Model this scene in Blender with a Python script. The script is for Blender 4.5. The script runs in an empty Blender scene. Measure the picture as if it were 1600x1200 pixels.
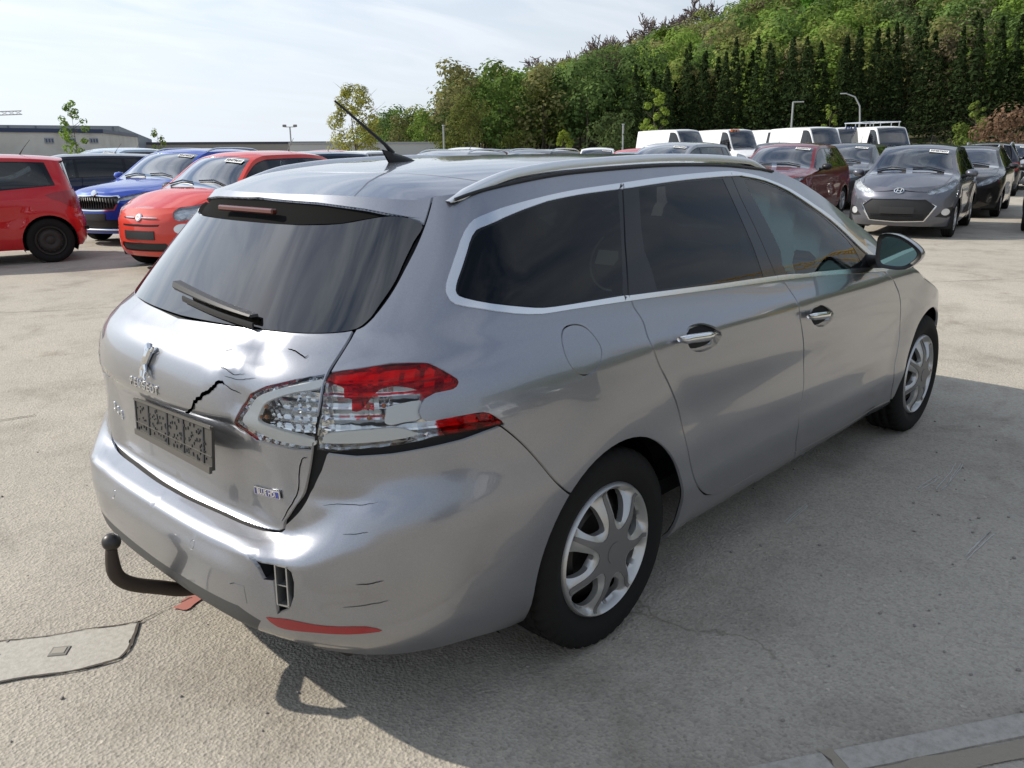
import bpy, bmesh, math, random
import numpy as np
from mathutils import Vector, Matrix
from mathutils.geometry import delaunay_2d_cdt
random.seed(7); np.random.seed(7)
SC = bpy.context.scene
# ---------------------------------------------------------------- camera
cam_d = bpy.data.cameras.new('camera'); cam = bpy.data.objects.new('camera', cam_d); SC.collection.objects.link(cam)
CAM = (-1.8672, -2.2377, 1.4869); YAW, PITCH, ROLL, FPX = 0.7577, 0.2749, -0.0093, 1304.78
_fw = Vector((math.cos(PITCH)*math.cos(YAW), math.cos(PITCH)*math.sin(YAW), -math.sin(PITCH)))
_rt = _fw.cross(Vector((0, 0, 1))).normalized(); _up = _rt.cross(_fw)
_r2 = _rt*math.cos(ROLL) + _up*math.sin(ROLL); _u2 = -_rt*math.sin(ROLL) + _up*math.cos(ROLL)
cam.matrix_world = Matrix(((_r2.x, _u2.x, -_fw.x, CAM[0]), (_r2.y, _u2.y, -_fw.y, CAM[1]), (_r2.z, _u2.z, -_fw.z, CAM[2]), (0, 0, 0, 1)))
cam_d.sensor_width = 36; cam_d.lens = FPX/1600*36; cam_d.clip_start = .05; cam_d.clip_end = 3000
SC.camera = cam
# ---------------------------------------------------------------- daylight
SUN_DIR = Vector((.75, -1.2, -1.0)).normalized()       # the way the light travels
sun_el = math.asin(-SUN_DIR.z); sun_az = math.atan2(-SUN_DIR.y, -SUN_DIR.x)
sd = bpy.data.lights.new('sun', 'SUN'); sd.energy = 3.6; sd.angle = math.radians(.6); sd.color = (1, .93, .82)
so = bpy.data.objects.new('sun', sd); SC.collection.objects.link(so); so.rotation_euler = SUN_DIR.to_track_quat('-Z', 'Y').to_euler()
so.location = (-6, 10, 12)
W = bpy.data.worlds.new('World'); SC.world = W; W.use_nodes = True
nt = W.node_tree; nt.nodes.clear()
def wn(t, **k):
    n = nt.nodes.new(t)
    for a, b in k.items(): setattr(n, a, b)
    return n
out = wn('ShaderNodeOutputWorld'); bg = wn('ShaderNodeBackground'); bg.inputs[1].default_value = .10
sky = wn('ShaderNodeTexSky', sky_type='NISHITA'); sky.sun_disc = False; sky.sun_elevation = sun_el
sky.sun_rotation = math.pi/2 - sun_az; sky.air_density = 1.0; sky.dust_density = .35; sky.ozone_density = 1.0
tc = wn('ShaderNodeTexCoord'); sep = wn('ShaderNodeSeparateXYZ'); nt.links.new(tc.outputs['Generated'], sep.inputs[0])
# cloud layer seen on a plane overhead: direction / (height + k)
add = wn('ShaderNodeMath', operation='ADD'); nt.links.new(sep.outputs[2], add.inputs[0]); add.inputs[1].default_value = .16
mx = wn('ShaderNodeMath', operation='MAXIMUM'); nt.links.new(add.outputs[0], mx.inputs[0]); mx.inputs[1].default_value = .05
dx = wn('ShaderNodeMath', operation='DIVIDE'); nt.links.new(sep.outputs[0], dx.inputs[0]); nt.links.new(mx.outputs[0], dx.inputs[1])
dy = wn('ShaderNodeMath', operation='DIVIDE'); nt.links.new(sep.outputs[1], dy.inputs[0]); nt.links.new(mx.outputs[0], dy.inputs[1])
cmb = wn('ShaderNodeCombineXYZ'); nt.links.new(dx.outputs[0], cmb.inputs[0]); nt.links.new(dy.outputs[0], cmb.inputs[1])
mp = wn('ShaderNodeMapping'); nt.links.new(cmb.outputs[0], mp.inputs[0]); mp.inputs['Rotation'].default_value = (0, 0, math.radians(-28)); mp.inputs['Scale'].default_value = (1.3, 3.6, 1)
n1 = wn('ShaderNodeTexNoise'); n1.inputs['Scale'].default_value = 1.0; n1.inputs['Detail'].default_value = 7; n1.inputs['Roughness'].default_value = .56; n1.inputs['Distortion'].default_value = .7
nt.links.new(mp.outputs[0], n1.inputs[0])
rp = wn('ShaderNodeValToRGB'); rp.color_ramp.elements[0].position = .38; rp.color_ramp.elements[0].color = (.05, .05, .05, 1); rp.color_ramp.elements[1].position = .66; rp.color_ramp.elements[1].color = (1, 1, 1, 1)
nt.links.new(n1.outputs[0], rp.inputs[0])
# thin veil that thickens to the horizon
hz = wn('ShaderNodeMapRange'); nt.links.new(sep.outputs[2], hz.inputs[0]); hz.inputs[1].default_value = 0; hz.inputs[2].default_value = .58; hz.inputs[3].default_value = .97; hz.inputs[4].default_value = .05
mx2 = wn('ShaderNodeMath', operation='MULTIPLY'); nt.links.new(rp.outputs[0], mx2.inputs[0]); mx2.inputs[1].default_value = .85
mixc_ = wn('ShaderNodeMix', data_type='RGBA'); nt.links.new(mx2.outputs[0], mixc_.inputs[0]); nt.links.new(sky.outputs[0], mixc_.inputs[6]); mixc_.inputs[7].default_value = (8.2, 8.5, 8.9, 1)
# haze and cloud glow brighter towards the sun, duller opposite it
dt = wn('ShaderNodeVectorMath', operation='DOT_PRODUCT'); nrm_ = wn('ShaderNodeVectorMath', operation='NORMALIZE'); nt.links.new(tc.outputs['Generated'], nrm_.inputs[0]); nt.links.new(nrm_.outputs[0], dt.inputs[0]); dt.inputs[1].default_value = tuple(-SUN_DIR)
ph = wn('ShaderNodeMapRange'); nt.links.new(dt.outputs['Value'], ph.inputs[0]); ph.inputs[1].default_value = -1; ph.inputs[2].default_value = 1; ph.inputs[3].default_value = .42; ph.inputs[4].default_value = 1.25
def lit(col):
    v = wn('ShaderNodeVectorMath', operation='SCALE'); v.inputs[0].default_value = col; nt.links.new(ph.outputs[0], v.inputs['Scale']); return v.outputs[0]
nt.links.new(lit((8.2, 8.7, 9.4)), mixc_.inputs[7])
mix = wn('ShaderNodeMix', data_type='RGBA'); nt.links.new(hz.outputs[0], mix.inputs[0]); nt.links.new(mixc_.outputs[2], mix.inputs[6]); nt.links.new(lit((5.9, 6.35, 6.95)), mix.inputs[7])
nt.links.new(mix.outputs[2], bg.inputs[0]); nt.links.new(bg.outputs[0], out.inputs[0])
SC.view_settings.view_transform = 'Standard'; SC.view_settings.look = 'None'; SC.view_settings.exposure = 0.5; SC.view_settings.gamma = 1.0
SC.view_settings.use_curve_mapping = False
SC.render.engine = 'CYCLES'; SC.cycles.max_bounces = 10; SC.cycles.transparent_max_bounces = 24; SC.cycles.glossy_bounces = 5
SC.cycles.caustics_reflective = False; SC.cycles.caustics_refractive = False
# ---------------------------------------------------------------- materials
MATS = {}
def principled(name, col=(.5, .5, .5), rough=.5, metal=0, coat=0, spec=.5, **k):
    if name in MATS: return MATS[name]
    m = bpy.data.materials.new(name); m.use_nodes = True; b = m.node_tree.nodes['Principled BSDF']
    b.inputs['Base Color'].default_value = (*col, 1); b.inputs['Roughness'].default_value = rough; b.inputs['Metallic'].default_value = metal
    b.inputs['Coat Weight'].default_value = coat; b.inputs['Coat Roughness'].default_value = k.pop('coat_rough', .03); b.inputs['Specular IOR Level'].default_value = spec
    if 'emit' in k: b.inputs['Emission Color'].default_value = (*k['emit'], 1); b.inputs['Emission Strength'].default_value = k.get('estr', 1)
    MATS[name] = m; return m
def N_(m, t, **k):
    n = m.node_tree.nodes.new(t)
    for a, b in k.items():
        if isinstance(a, str) and hasattr(n, a): setattr(n, a, b)
    return n
def noise(m, scale, detail=4, rough=.55, coord='Object', vec=None, dist=0):
    n = N_(m, 'ShaderNodeTexNoise'); n.inputs['Scale'].default_value = scale; n.inputs['Detail'].default_value = detail; n.inputs['Roughness'].default_value = rough; n.inputs['Distortion'].default_value = dist
    if vec is None:
        t = N_(m, 'ShaderNodeTexCoord'); m.node_tree.links.new(t.outputs[coord], n.inputs[0])
    else: m.node_tree.links.new(vec, n.inputs[0])
    return n
def ramp(m, src, stops):
    r = N_(m, 'ShaderNodeValToRGB'); e = r.color_ramp.elements
    while len(e) < len(stops): e.new(.5)
    for i, (p, c) in enumerate(stops): e[i].position = p; e[i].color = (*c, 1) if len(c) == 3 else c
    m.node_tree.links.new(src, r.inputs[0]); return r
def bump(m, src, strength, dist, prev=None):
    b = N_(m, 'ShaderNodeBump'); b.inputs['Strength'].default_value = strength; b.inputs['Distance'].default_value = dist
    m.node_tree.links.new(src, b.inputs['Height'])
    if prev is not None: m.node_tree.links.new(prev.outputs[0], b.inputs['Normal'])
    return b
def mixc(m, fac, a, b, mode='MIX'):
    x = N_(m, 'ShaderNodeMix', data_type='RGBA', blend_type=mode)
    for s, i in ((fac, 0), (a, 6), (b, 7)):
        if isinstance(s, (int, float)): x.inputs[i].default_value = s
        elif isinstance(s, tuple): x.inputs[i].default_value = (*s, 1)
        else: m.node_tree.links.new(s, x.inputs[i])
    return x.outputs[2]
def bs(m): return m.node_tree.nodes['Principled BSDF']
def lk(m, a, b): m.node_tree.links.new(a, b)
def paint(name, col, rough=.30, metal=.0, coat=1.0, dirt=.25, flake=False):
    """car paint: base coat, clear lacquer, a film of dust that gathers unevenly"""
    if name in MATS: return MATS[name]
    m = principled(name, col, rough, metal, coat)
    n = noise(m, 3.5, 5); r = ramp(m, n.outputs[0], [(.42, (0, 0, 0)), (.75, (1, 1, 1))])
    f = N_(m, 'ShaderNodeMath', operation='MULTIPLY'); lk(m, r.outputs[0], f.inputs[0]); f.inputs[1].default_value = dirt*.35
    base = col; bs(m).inputs['Coat IOR'].default_value = 1.6
    if flake:
        v = N_(m, 'ShaderNodeTexVoronoi'); v.inputs['Scale'].default_value = 900
        t = N_(m, 'ShaderNodeTexCoord'); lk(m, t.outputs['Object'], v.inputs[0])
        fl = ramp(m, v.outputs['Color'], [(.0, tuple(c*.86 for c in col)), (1., tuple(min(1, c*1.12) for c in col))]); base = fl.outputs[0]
    lk(m, mixc(m, f.outputs[0], base, (.33, .30, .26)), bs(m).inputs['Base Color'])
    rr = N_(m, 'ShaderNodeMath', operation='MULTIPLY_ADD'); lk(m, r.outputs[0], rr.inputs[0]); rr.inputs[1].default_value = .05*dirt; rr.inputs[2].default_value = .02
    lk(m, rr.outputs[0], bs(m).inputs['Coat Roughness'])
    nb = noise(m, 2.2, 2); b = bump(m, nb.outputs[0], .02, .05); lk(m, b.outputs[0], bs(m).inputs['Coat Normal'])
    return m
def glass(name, tint=(.5, .55, .55), ior=1.5, boost=1.0, rough=0.0):
    """thin pane: tinted see-through plus mirror reflection by angle"""
    if name in MATS: return MATS[name]
    m = bpy.data.materials.new(name); m.use_nodes = True; n = m.node_tree; n.nodes.clear()
    o = n.nodes.new('ShaderNodeOutputMaterial'); t = n.nodes.new('ShaderNodeBsdfTransparent'); g = n.nodes.new('ShaderNodeBsdfGlossy')
    t.inputs[0].default_value = (*tint, 1); g.inputs['Roughness'].default_value = rough
    fr = n.nodes.new('ShaderNodeFresnel'); fr.inputs[0].default_value = ior
    ml = n.nodes.new('ShaderNodeMath'); ml.operation = 'MULTIPLY'; ml.use_clamp = True; ml.inputs[1].default_value = boost
    mx = n.nodes.new('ShaderNodeMixShader'); n.links.new(fr.outputs[0], ml.inputs[0]); n.links.new(ml.outputs[0], mx.inputs[0])
    n.links.new(t.outputs[0], mx.inputs[1]); n.links.new(g.outputs[0], mx.inputs[2]); n.links.new(mx.outputs[0], o.inputs[0])
    MATS[name] = m; return m
BLACK = principled('black_plastic', (.012, .012, .013), .45)
GLOSSBLACK = principled('gloss_black_trim', (.008, .008, .009), .12, coat=.15, spec=.35)
DARK = principled('dark_cavity', (.006, .006, .007), .8)
RUBBER = principled('tyre_rubber', (.013, .0125, .012), .8, spec=.2)
CHROME = principled('chrome', (.78, .79, .80), .09, 1.0)
SATIN = principled('satin_aluminium', (.80, .81, .82), .22, 1.0)
SILVER = principled('silver_wheel_paint', (.52, .52, .51), .38, .75)
GREYCAP = principled('grey_wheel_paint', (.17, .165, .16), .5, .3)
STEEL = principled('black_steel_rim', (.035, .030, .026), .6, .3)
RUST = principled('rusty_steel', (.055, .040, .030), .75, .3)
WHITEP = principled('white_plastic', (.95, .95, .92), .25)
LABELW = principled('paper_white', (.78, .78, .76), .7)
INK = principled('ink_black', (.02, .02, .025), .7)
SEAT = principled('seat_cloth', (.030, .031, .034), .9)
AIRBAG = principled('airbag_cloth', (.62, .66, .66), .9)
G_DARK = glass('privacy_glass', (.05, .055, .06), 1.5, .95)
G_REAR = glass('rear_privacy_glass', (.03, .035, .04), 1.6, 2.2)
G_CLEAR = glass('green_tinted_glass', (.50, .64, .60), 1.5, 1.1)
G_LENS = glass('clear_lens', (.93, .95, .96), 1.48, .9)
G_RED = glass('red_lens', (.80, .015, .025), 1.45, .8)
# ---------------------------------------------------------------- vehicle body surfaces (numpy)
def spl(pts):
    """smooth curve through (x, y) points, flat-clamped ends, no overshoot"""
    xs = np.array([p[0] for p in pts], float); ys = np.array([p[1] for p in pts], float)
    d = np.diff(ys) / np.diff(xs); m = np.zeros(len(xs))
    m[0] = d[0]; m[-1] = d[-1]
    for i in range(1, len(xs) - 1):
        if d[i-1] * d[i] > 0:
            h0 = xs[i] - xs[i-1]; h1 = xs[i+1] - xs[i]
            w1 = 2*h1 + h0; w2 = h1 + 2*h0
            m[i] = (w1 + w2) / (w1/d[i-1] + w2/d[i])
    def f(x):
        x = np.clip(np.asarray(x, float), xs[0], xs[-1])
        i = np.clip(np.searchsorted(xs, x) - 1, 0, len(xs) - 2)
        h = xs[i+1] - xs[i]; t = (x - xs[i]) / h
        return ((2*t**3 - 3*t**2 + 1)*ys[i] + (t**3 - 2*t**2 + t)*h*m[i]
                + (-2*t**3 + 3*t**2)*ys[i+1] + (t**3 - t**2)*h*m[i+1])
    return f
def sst(a, b, x):
    t = np.clip((x - a) / (b - a), 0, 1); return t*t*(3 - 2*t)
TB = 0.70                                       # belt line in the level coordinate, edge line = 1.10
TT = 1.10
class Body:
    """half shell (y <= 0) of a vehicle: band(sigma, tau) runs from the tail centre round the flank
    to the nose centre, top(x, y) is the bonnet, windscreen and roof"""
    def __init__(s, c):
        s.c = c
        s.xc, s.xf = c['xc'], c['xfc']            # where tail and nose rounding start
        s.LR, s.LF = c.get('LR', 1.25), c.get('LF', 1.1)
        g = lambda k, d=None: spl(c[k]) if k in c else (lambda x: np.zeros_like(np.asarray(x, float)) + d)
        s.xr, s.xn = g('tail'), g('nose')         # z -> x at the centre line
        s.nr, s.nn = g('tail_n', 2.8), g('nose_n', 2.6)
        s.W, s.prof = g('width'), g('section')    # x -> half width factor, z -> half width
        s.beltf, s.bot = g('belt'), g('bottom')
        s.Ez, s.Eh, s.zs = g('edge_z'), g('edge_y'), g('spine')
        s.tum = c.get('tumble', 1.15)
        s.s0, s.s1 = s.xc - s.LR, s.xf + s.LF
        dx = c.get('res', 0.02)
        nr_, ns_, nf_ = int(s.LR/dx)+1, int((s.xf - s.xc)/dx)+1, int(s.LF/dx)+1
        s.sig = np.concatenate([np.linspace(s.s0, s.xc, nr_)[:-1], np.linspace(s.xc, s.xf, ns_)[:-1], np.linspace(s.xf, s.s1, nf_)])
        s.tau = np.linspace(0, TT, int(TT/c.get('tres', dx))+1)
        s.th_r = s.angles(0.65, 0.86, 2.8); s.th_f = s.angles(0.6, 0.86, 2.6)
        S, T = np.meshgrid(s.sig, s.tau)
        s.P = s.base(S, T)
        N = s.norm(s.P)
        if 'disp' in c:
            H = N.copy(); H[..., 2] *= .25; H /= np.linalg.norm(H, axis=-1, keepdims=True)
            s.P = s.P + c['disp'](s.P, S, T, H)
            N = s.norm(s.P)
        s.N = N
    def angles(s, a, b, n):
        th = np.linspace(0, np.pi/2, 4000); x = a*np.cos(th)**(2/n); y = b*np.sin(th)**(2/n)
        L = np.concatenate([[0], np.cumsum(np.hypot(np.diff(x), np.diff(y)))]); L /= L[-1]
        return lambda u: np.interp(u, L, th)
    def topz(s, x, y):
        e = np.clip(np.abs(y) / np.maximum(s.Eh(x), .05), 0, 1.15)
        return s.zs(x) - (s.zs(x) - s.Ez(x)) * e**s.c.get('crown', 2.2)
    def plan(s, S, z, yside):
        """x, y for band coordinate S at height z; yside(x) = half width at that level"""
        ur = np.clip((S - s.s0)/s.LR, 0, 1); uf = np.clip((s.s1 - S)/s.LF, 0, 1)
        thr, thf = s.th_r(ur), s.th_f(uf)
        n, m = s.nr(z), s.nn(z)
        xr = s.xc - (s.xc - s.xr(z)) * np.cos(thr)**(2/n)
        xn = s.xf + (s.xn(z) - s.xf) * np.cos(thf)**(2/m)
        x = np.where(S < s.xc, xr, np.where(S > s.xf, xn, S))
        f = np.where(S < s.xc, np.sin(thr)**(2/n), np.where(S > s.xf, np.sin(thf)**(2/m), 1.0))
        return x, yside(x) * f
    def base(s, S, T):
        ze = np.full_like(S, 1.0)                 # edge curve (fixed point)
        ztr, ztn = s.c['edge_tail_z'], s.c['edge_nose_z']
        zr = np.where(S < s.xc, ztr, np.where(S > s.xf, ztn, .9))
        xe, ye = s.plan(S, zr, s.Eh)
        ze = s.topz(xe, ye)
        belt = np.minimum(s.beltf(xe), ze - .03)
        bot = s.bot(S)
        z = np.where(T <= TB, bot + (belt - bot) * T/TB, belt + (ze - belt) * (T - TB)/(TT - TB))
        # lower body
        x1, y1 = s.plan(S, z, lambda x: s.W(x) * s.prof(z))
        zb = belt
        x0, y0 = s.plan(S, zb, lambda x: s.W(x) * s.prof(zb))
        v = np.clip((T - TB)/(TT - TB), 0, 1)
        xu, _ = s.plan(S, z, s.Eh)
        # upper: lerp belt -> edge
        vv = v**s.tum
        k_r = (s.xr(z) - s.xr(zb)) ; 
        yu = y0 + (ye - y0) * vv
        side = (S >= s.xc) & (S <= s.xf)
        fr = np.clip((s.c['tail_blend'](z, zb, ze) if 'tail_blend' in s.c else v), 0, 1)
        xu = np.where(S < s.xc, x0 + (xe - x0) * fr, np.where(S > s.xf, x0 + (xe - x0)*v, S))
        X = np.where(T <= TB, x1, xu); Y = np.where(T <= TB, y1, yu)
        return np.stack([X, -Y, z], -1)
    def norm(s, P):
        M = P.copy()
        ext = np.concatenate([P[:, 1:2] * [1, -1, 1], P, P[:, -2:-1] * [1, -1, 1]], 1)
        du = ext[:, 2:] - ext[:, :-2]
        dv = np.gradient(P, axis=0)
        N = np.cross(du, dv)
        L = np.linalg.norm(N, axis=-1, keepdims=True); L[L < 1e-12] = 1
        N = N / L
        return N                                   # outward: checked in Body.flip
    def at(s, q):
        q = np.atleast_2d(q)
        fi = np.interp(q[:, 0], s.sig, np.arange(len(s.sig))); fj = np.interp(q[:, 1], s.tau, np.arange(len(s.tau)))
        i = np.minimum(fi.astype(int), len(s.sig)-2); j = np.minimum(fj.astype(int), len(s.tau)-2)
        a = (fi - i)[:, None]; b = (fj - j)[:, None]
        def L(A): return (A[j, i]*(1-a)+A[j, i+1]*a)*(1-b) + (A[j+1, i]*(1-a)+A[j+1, i+1]*a)*b
        n = L(s.N); n /= np.maximum(np.linalg.norm(n, axis=1, keepdims=True), 1e-9)
        return L(s.P), n
    def find(s, pts, axes=(0, 1, 2), win=None):
        """(sigma, tau) of the surface points nearest to pts, compared in the given axes"""
        out = []
        A = s.P[..., list(axes)]
        for p in pts:
            D = ((A - np.array(p))**2).sum(-1)
            if win: D = np.where((s.sig >= win[0]) & (s.sig <= win[1]), D, 1e9)
            j, i = np.unravel_index(np.argmin(D), D.shape)
            q = np.array([s.sig[i], s.tau[j]])
            for _ in range(3):
                h = 4e-3
                P0 = s.at(q)[0][0][list(axes)]
                J = np.stack([(s.at(q + [h, 0])[0][0][list(axes)] - s.at(q - [h, 0])[0][0][list(axes)])/(2*h),
                              (s.at(q + [0, h])[0][0][list(axes)] - s.at(q - [0, h])[0][0][list(axes)])/(2*h)], 1)
                st = np.linalg.lstsq(J, np.array(p) - P0, rcond=1e-3)[0]
                q = q + np.clip(st, -.03, .03)
                q[0] = np.clip(q[0], s.s0, s.s1); q[1] = np.clip(q[1], 0, TT)
            out.append(q)
        return np.array(out)
# ---------------------------------------------------------------- mesh helpers
COL = bpy.context.scene.collection
def link(o, parent=None):
    COL.objects.link(o)
    if parent is not None: o.parent = parent
    return o
def empty(name, loc=(0, 0, 0), rz=0, label=None, cat=None, group=None, parent=None):
    o = bpy.data.objects.new(name, None); o.empty_display_size = .2
    o.location = loc; o.rotation_euler = (0, 0, rz); link(o, parent)
    tag(o, label, cat, group); return o
def tag(o, label=None, cat=None, group=None, kind=None):
    for k, v in (('label', label), ('category', cat), ('group', group), ('kind', kind)):
        if v: o[k] = v
    return o
def mk(name, V, F, m, parent=None, smooth=True, N=None, uv=None):
    me = bpy.data.meshes.new(name)
    V = np.asarray(V, float)
    me.from_pydata(V.tolist(), [], [list(map(int, f)) for f in F]); me.update()
    me.polygons.foreach_set('use_smooth', [bool(smooth)]*len(me.polygons))
    if isinstance(m, (list, tuple)):
        for q in m: me.materials.append(q)
    elif m is not None: me.materials.append(m)
    if N is not None: me.normals_split_custom_set_from_vertices([tuple(n) for n in np.asarray(N)])
    return link(bpy.data.objects.new(name, me), parent)
class MB:
    """collects primitive shapes for one mesh"""
    def __init__(s): s.V = []; s.F = []; s.n = 0
    def add(s, V, F):
        V = np.asarray(V, float); s.V.append(V); s.F += [[i + s.n for i in f] for f in F]; s.n += len(V); return s
    def box(s, c, d, R=None, bev=0):
        d = np.array(d)/2; q = []
        if bev <= 0:
            V = np.array([[x, y, z] for z in (-1, 1) for y in (-1, 1) for x in (-1, 1)])*d
            F = [(0, 2, 3, 1), (4, 5, 7, 6), (0, 1, 5, 4), (2, 6, 7, 3), (0, 4, 6, 2), (1, 3, 7, 5)]
        else:
            b = min(bev, min(d)*.95); V = []; ids = {}
            for ax in range(3):
                for sx in (-1, 1):
                    for sy in (-1, 1):
                        for sz in (-1, 1):
                            sg = (sx, sy, sz); v = np.array(sg)*(d - b); v[ax] = sg[ax]*d[ax]
                            ids[(ax, sg)] = len(V); V.append(v)
            V = np.array(V); F = []
            for ax in range(3):
                o = [k for k in range(3) if k != ax]
                for sg in (-1, 1):
                    l = []
                    for a, c2 in ((-1, -1), (1, -1), (1, 1), (-1, 1)):
                        t = [0]*3; t[ax] = sg; t[o[0]] = a; t[o[1]] = c2; l.append(ids[(ax, tuple(t))])
                    F.append(l)
            for a in range(3):
                for b2 in range(a+1, 3):
                    k = 3 - a - b2
                    for sa in (-1, 1):
                        for sb in (-1, 1):
                            l = []
                            for (ax, sk) in ((a, -1), (b2, -1), (b2, 1), (a, 1)):
                                t = [0]*3; t[a] = sa; t[b2] = sb; t[k] = sk; l.append(ids[(ax, tuple(t))])
                            F.append(l)
            for sx in (-1, 1):
                for sy in (-1, 1):
                    for sz in (-1, 1): F.append([ids[(ax, (sx, sy, sz))] for ax in range(3)])
            F2 = []
            for f in F:
                pts = V[list(f)]; n = np.cross(pts[1]-pts[0], pts[2]-pts[0])
                F2.append(list(f) if n @ pts.mean(0) > 0 else list(f)[::-1])
            F = F2
        if R is not None: V = V @ np.asarray(R).T
        return s.add(V + np.array(c), F)
    def tube(s, pts, r, n=10, cap=True, flat=None):
        pts = np.asarray(pts, float); r = np.broadcast_to(np.asarray(r, float), (len(pts),))
        t = np.gradient(pts, axis=0); t /= np.linalg.norm(t, axis=1, keepdims=True)
        ref = np.array([0, 0, 1.]) if abs(t[0] @ [0, 0, 1]) < .9 else np.array([1., 0, 0])
        V = []
        for p, tt, rr in zip(pts, t, r):
            a = np.cross(tt, ref); a /= np.linalg.norm(a); b = np.cross(a, tt); ref = b
            for k in range(n):
                w = 2*np.pi*k/n; V.append(p + rr*(np.cos(w)*a*(flat or 1) + np.sin(w)*b))
        F = [(i*n+k, i*n+(k+1) % n, (i+1)*n+(k+1) % n, (i+1)*n+k) for i in range(len(pts)-1) for k in range(n)]
        if cap: F += [tuple(range(n))[::-1], tuple((len(pts)-1)*n+k for k in range(n))]
        return s.add(V, F)
    def lathe(s, prof, n=48, ax='y', c=(0, 0, 0), close=False):
        """prof = [(radius, axial)]"""
        V = []
        for k in range(n):
            w = 2*np.pi*k/n
            for r, a in prof:
                V.append({'y': (r*np.cos(w), a, r*np.sin(w)), 'z': (r*np.cos(w), r*np.sin(w), a), 'x': (a, r*np.cos(w), r*np.sin(w))}[ax])
        m = len(prof)
        F = [(k*m+i, k*m+i+1, ((k+1) % n)*m+i+1, ((k+1) % n)*m+i) for k in range(n) for i in range(m-1)]
        return s.add(np.array(V) + np.array(c), F)
    def ball(s, c, r, n=12):
        return s.lathe([(max(1e-4, abs(r*np.sin(a))), -r*np.cos(a)) for a in np.linspace(0, np.pi, n)], n*2, 'z', c)
    def build(s, name, m, parent=None, smooth=True, angle=35):
        o = mk(name, np.concatenate(s.V), s.F, m, parent, smooth)
        if smooth and angle:
            o.data.update()
            try: o.data.set_sharp_from_angle(angle=math.radians(angle))
            except Exception: pass
        return o
def dens(P, h, closed=True):
    P = np.asarray(P, float); out = []
    n = len(P)
    for i in range(n if closed else n-1):
        a, b = P[i], P[(i+1) % n]; k = max(1, int(np.ceil(np.linalg.norm(b-a)/h)))
        for j in range(k): out.append(a + (b-a)*j/k)
    if not closed: out.append(P[-1])
    return np.array(out)
def smooth_poly(P, closed=True, sub=6):
    """Catmull-Rom through the points"""
    P = np.asarray(P, float); n = len(P); out = []
    for i in range(n if closed else n-1):
        g = (lambda k: P[k % n]) if closed else (lambda k: P[min(max(k, 0), n-1)])
        a, b, c, d = g(i-1), g(i), g(i+1), g(i+2)
        for j in range(sub):
            t = j/sub
            out.append(.5*((2*b)+(-a+c)*t+(2*a-5*b+4*c-d)*t*t+(-a+3*b-3*c+d)*t**3))
    if not closed: out.append(P[-1])
    return np.array(out)
def strip(P, w):
    """thin closed polygon around a polyline"""
    P = np.asarray(P, float); t = np.gradient(P, axis=0); t /= np.maximum(np.linalg.norm(t, axis=1, keepdims=True), 1e-9)
    n = np.stack([-t[:, 1], t[:, 0]], 1)*(np.broadcast_to(np.asarray(w, float), (len(P),))[:, None]/2)
    return np.concatenate([P+n, (P-n)[::-1]])
def inside(Q, P):
    x, y = Q[:, 0], Q[:, 1]; r = np.zeros(len(Q), bool)
    for i in range(len(P)):
        x0, y0 = P[i]; x1, y1 = P[i-1]
        if y0 == y1: continue
        r ^= ((y0 > y) != (y1 > y)) & (x < (x1-x0)*(y-y0)/(y1-y0)+x0)
    return r
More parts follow.
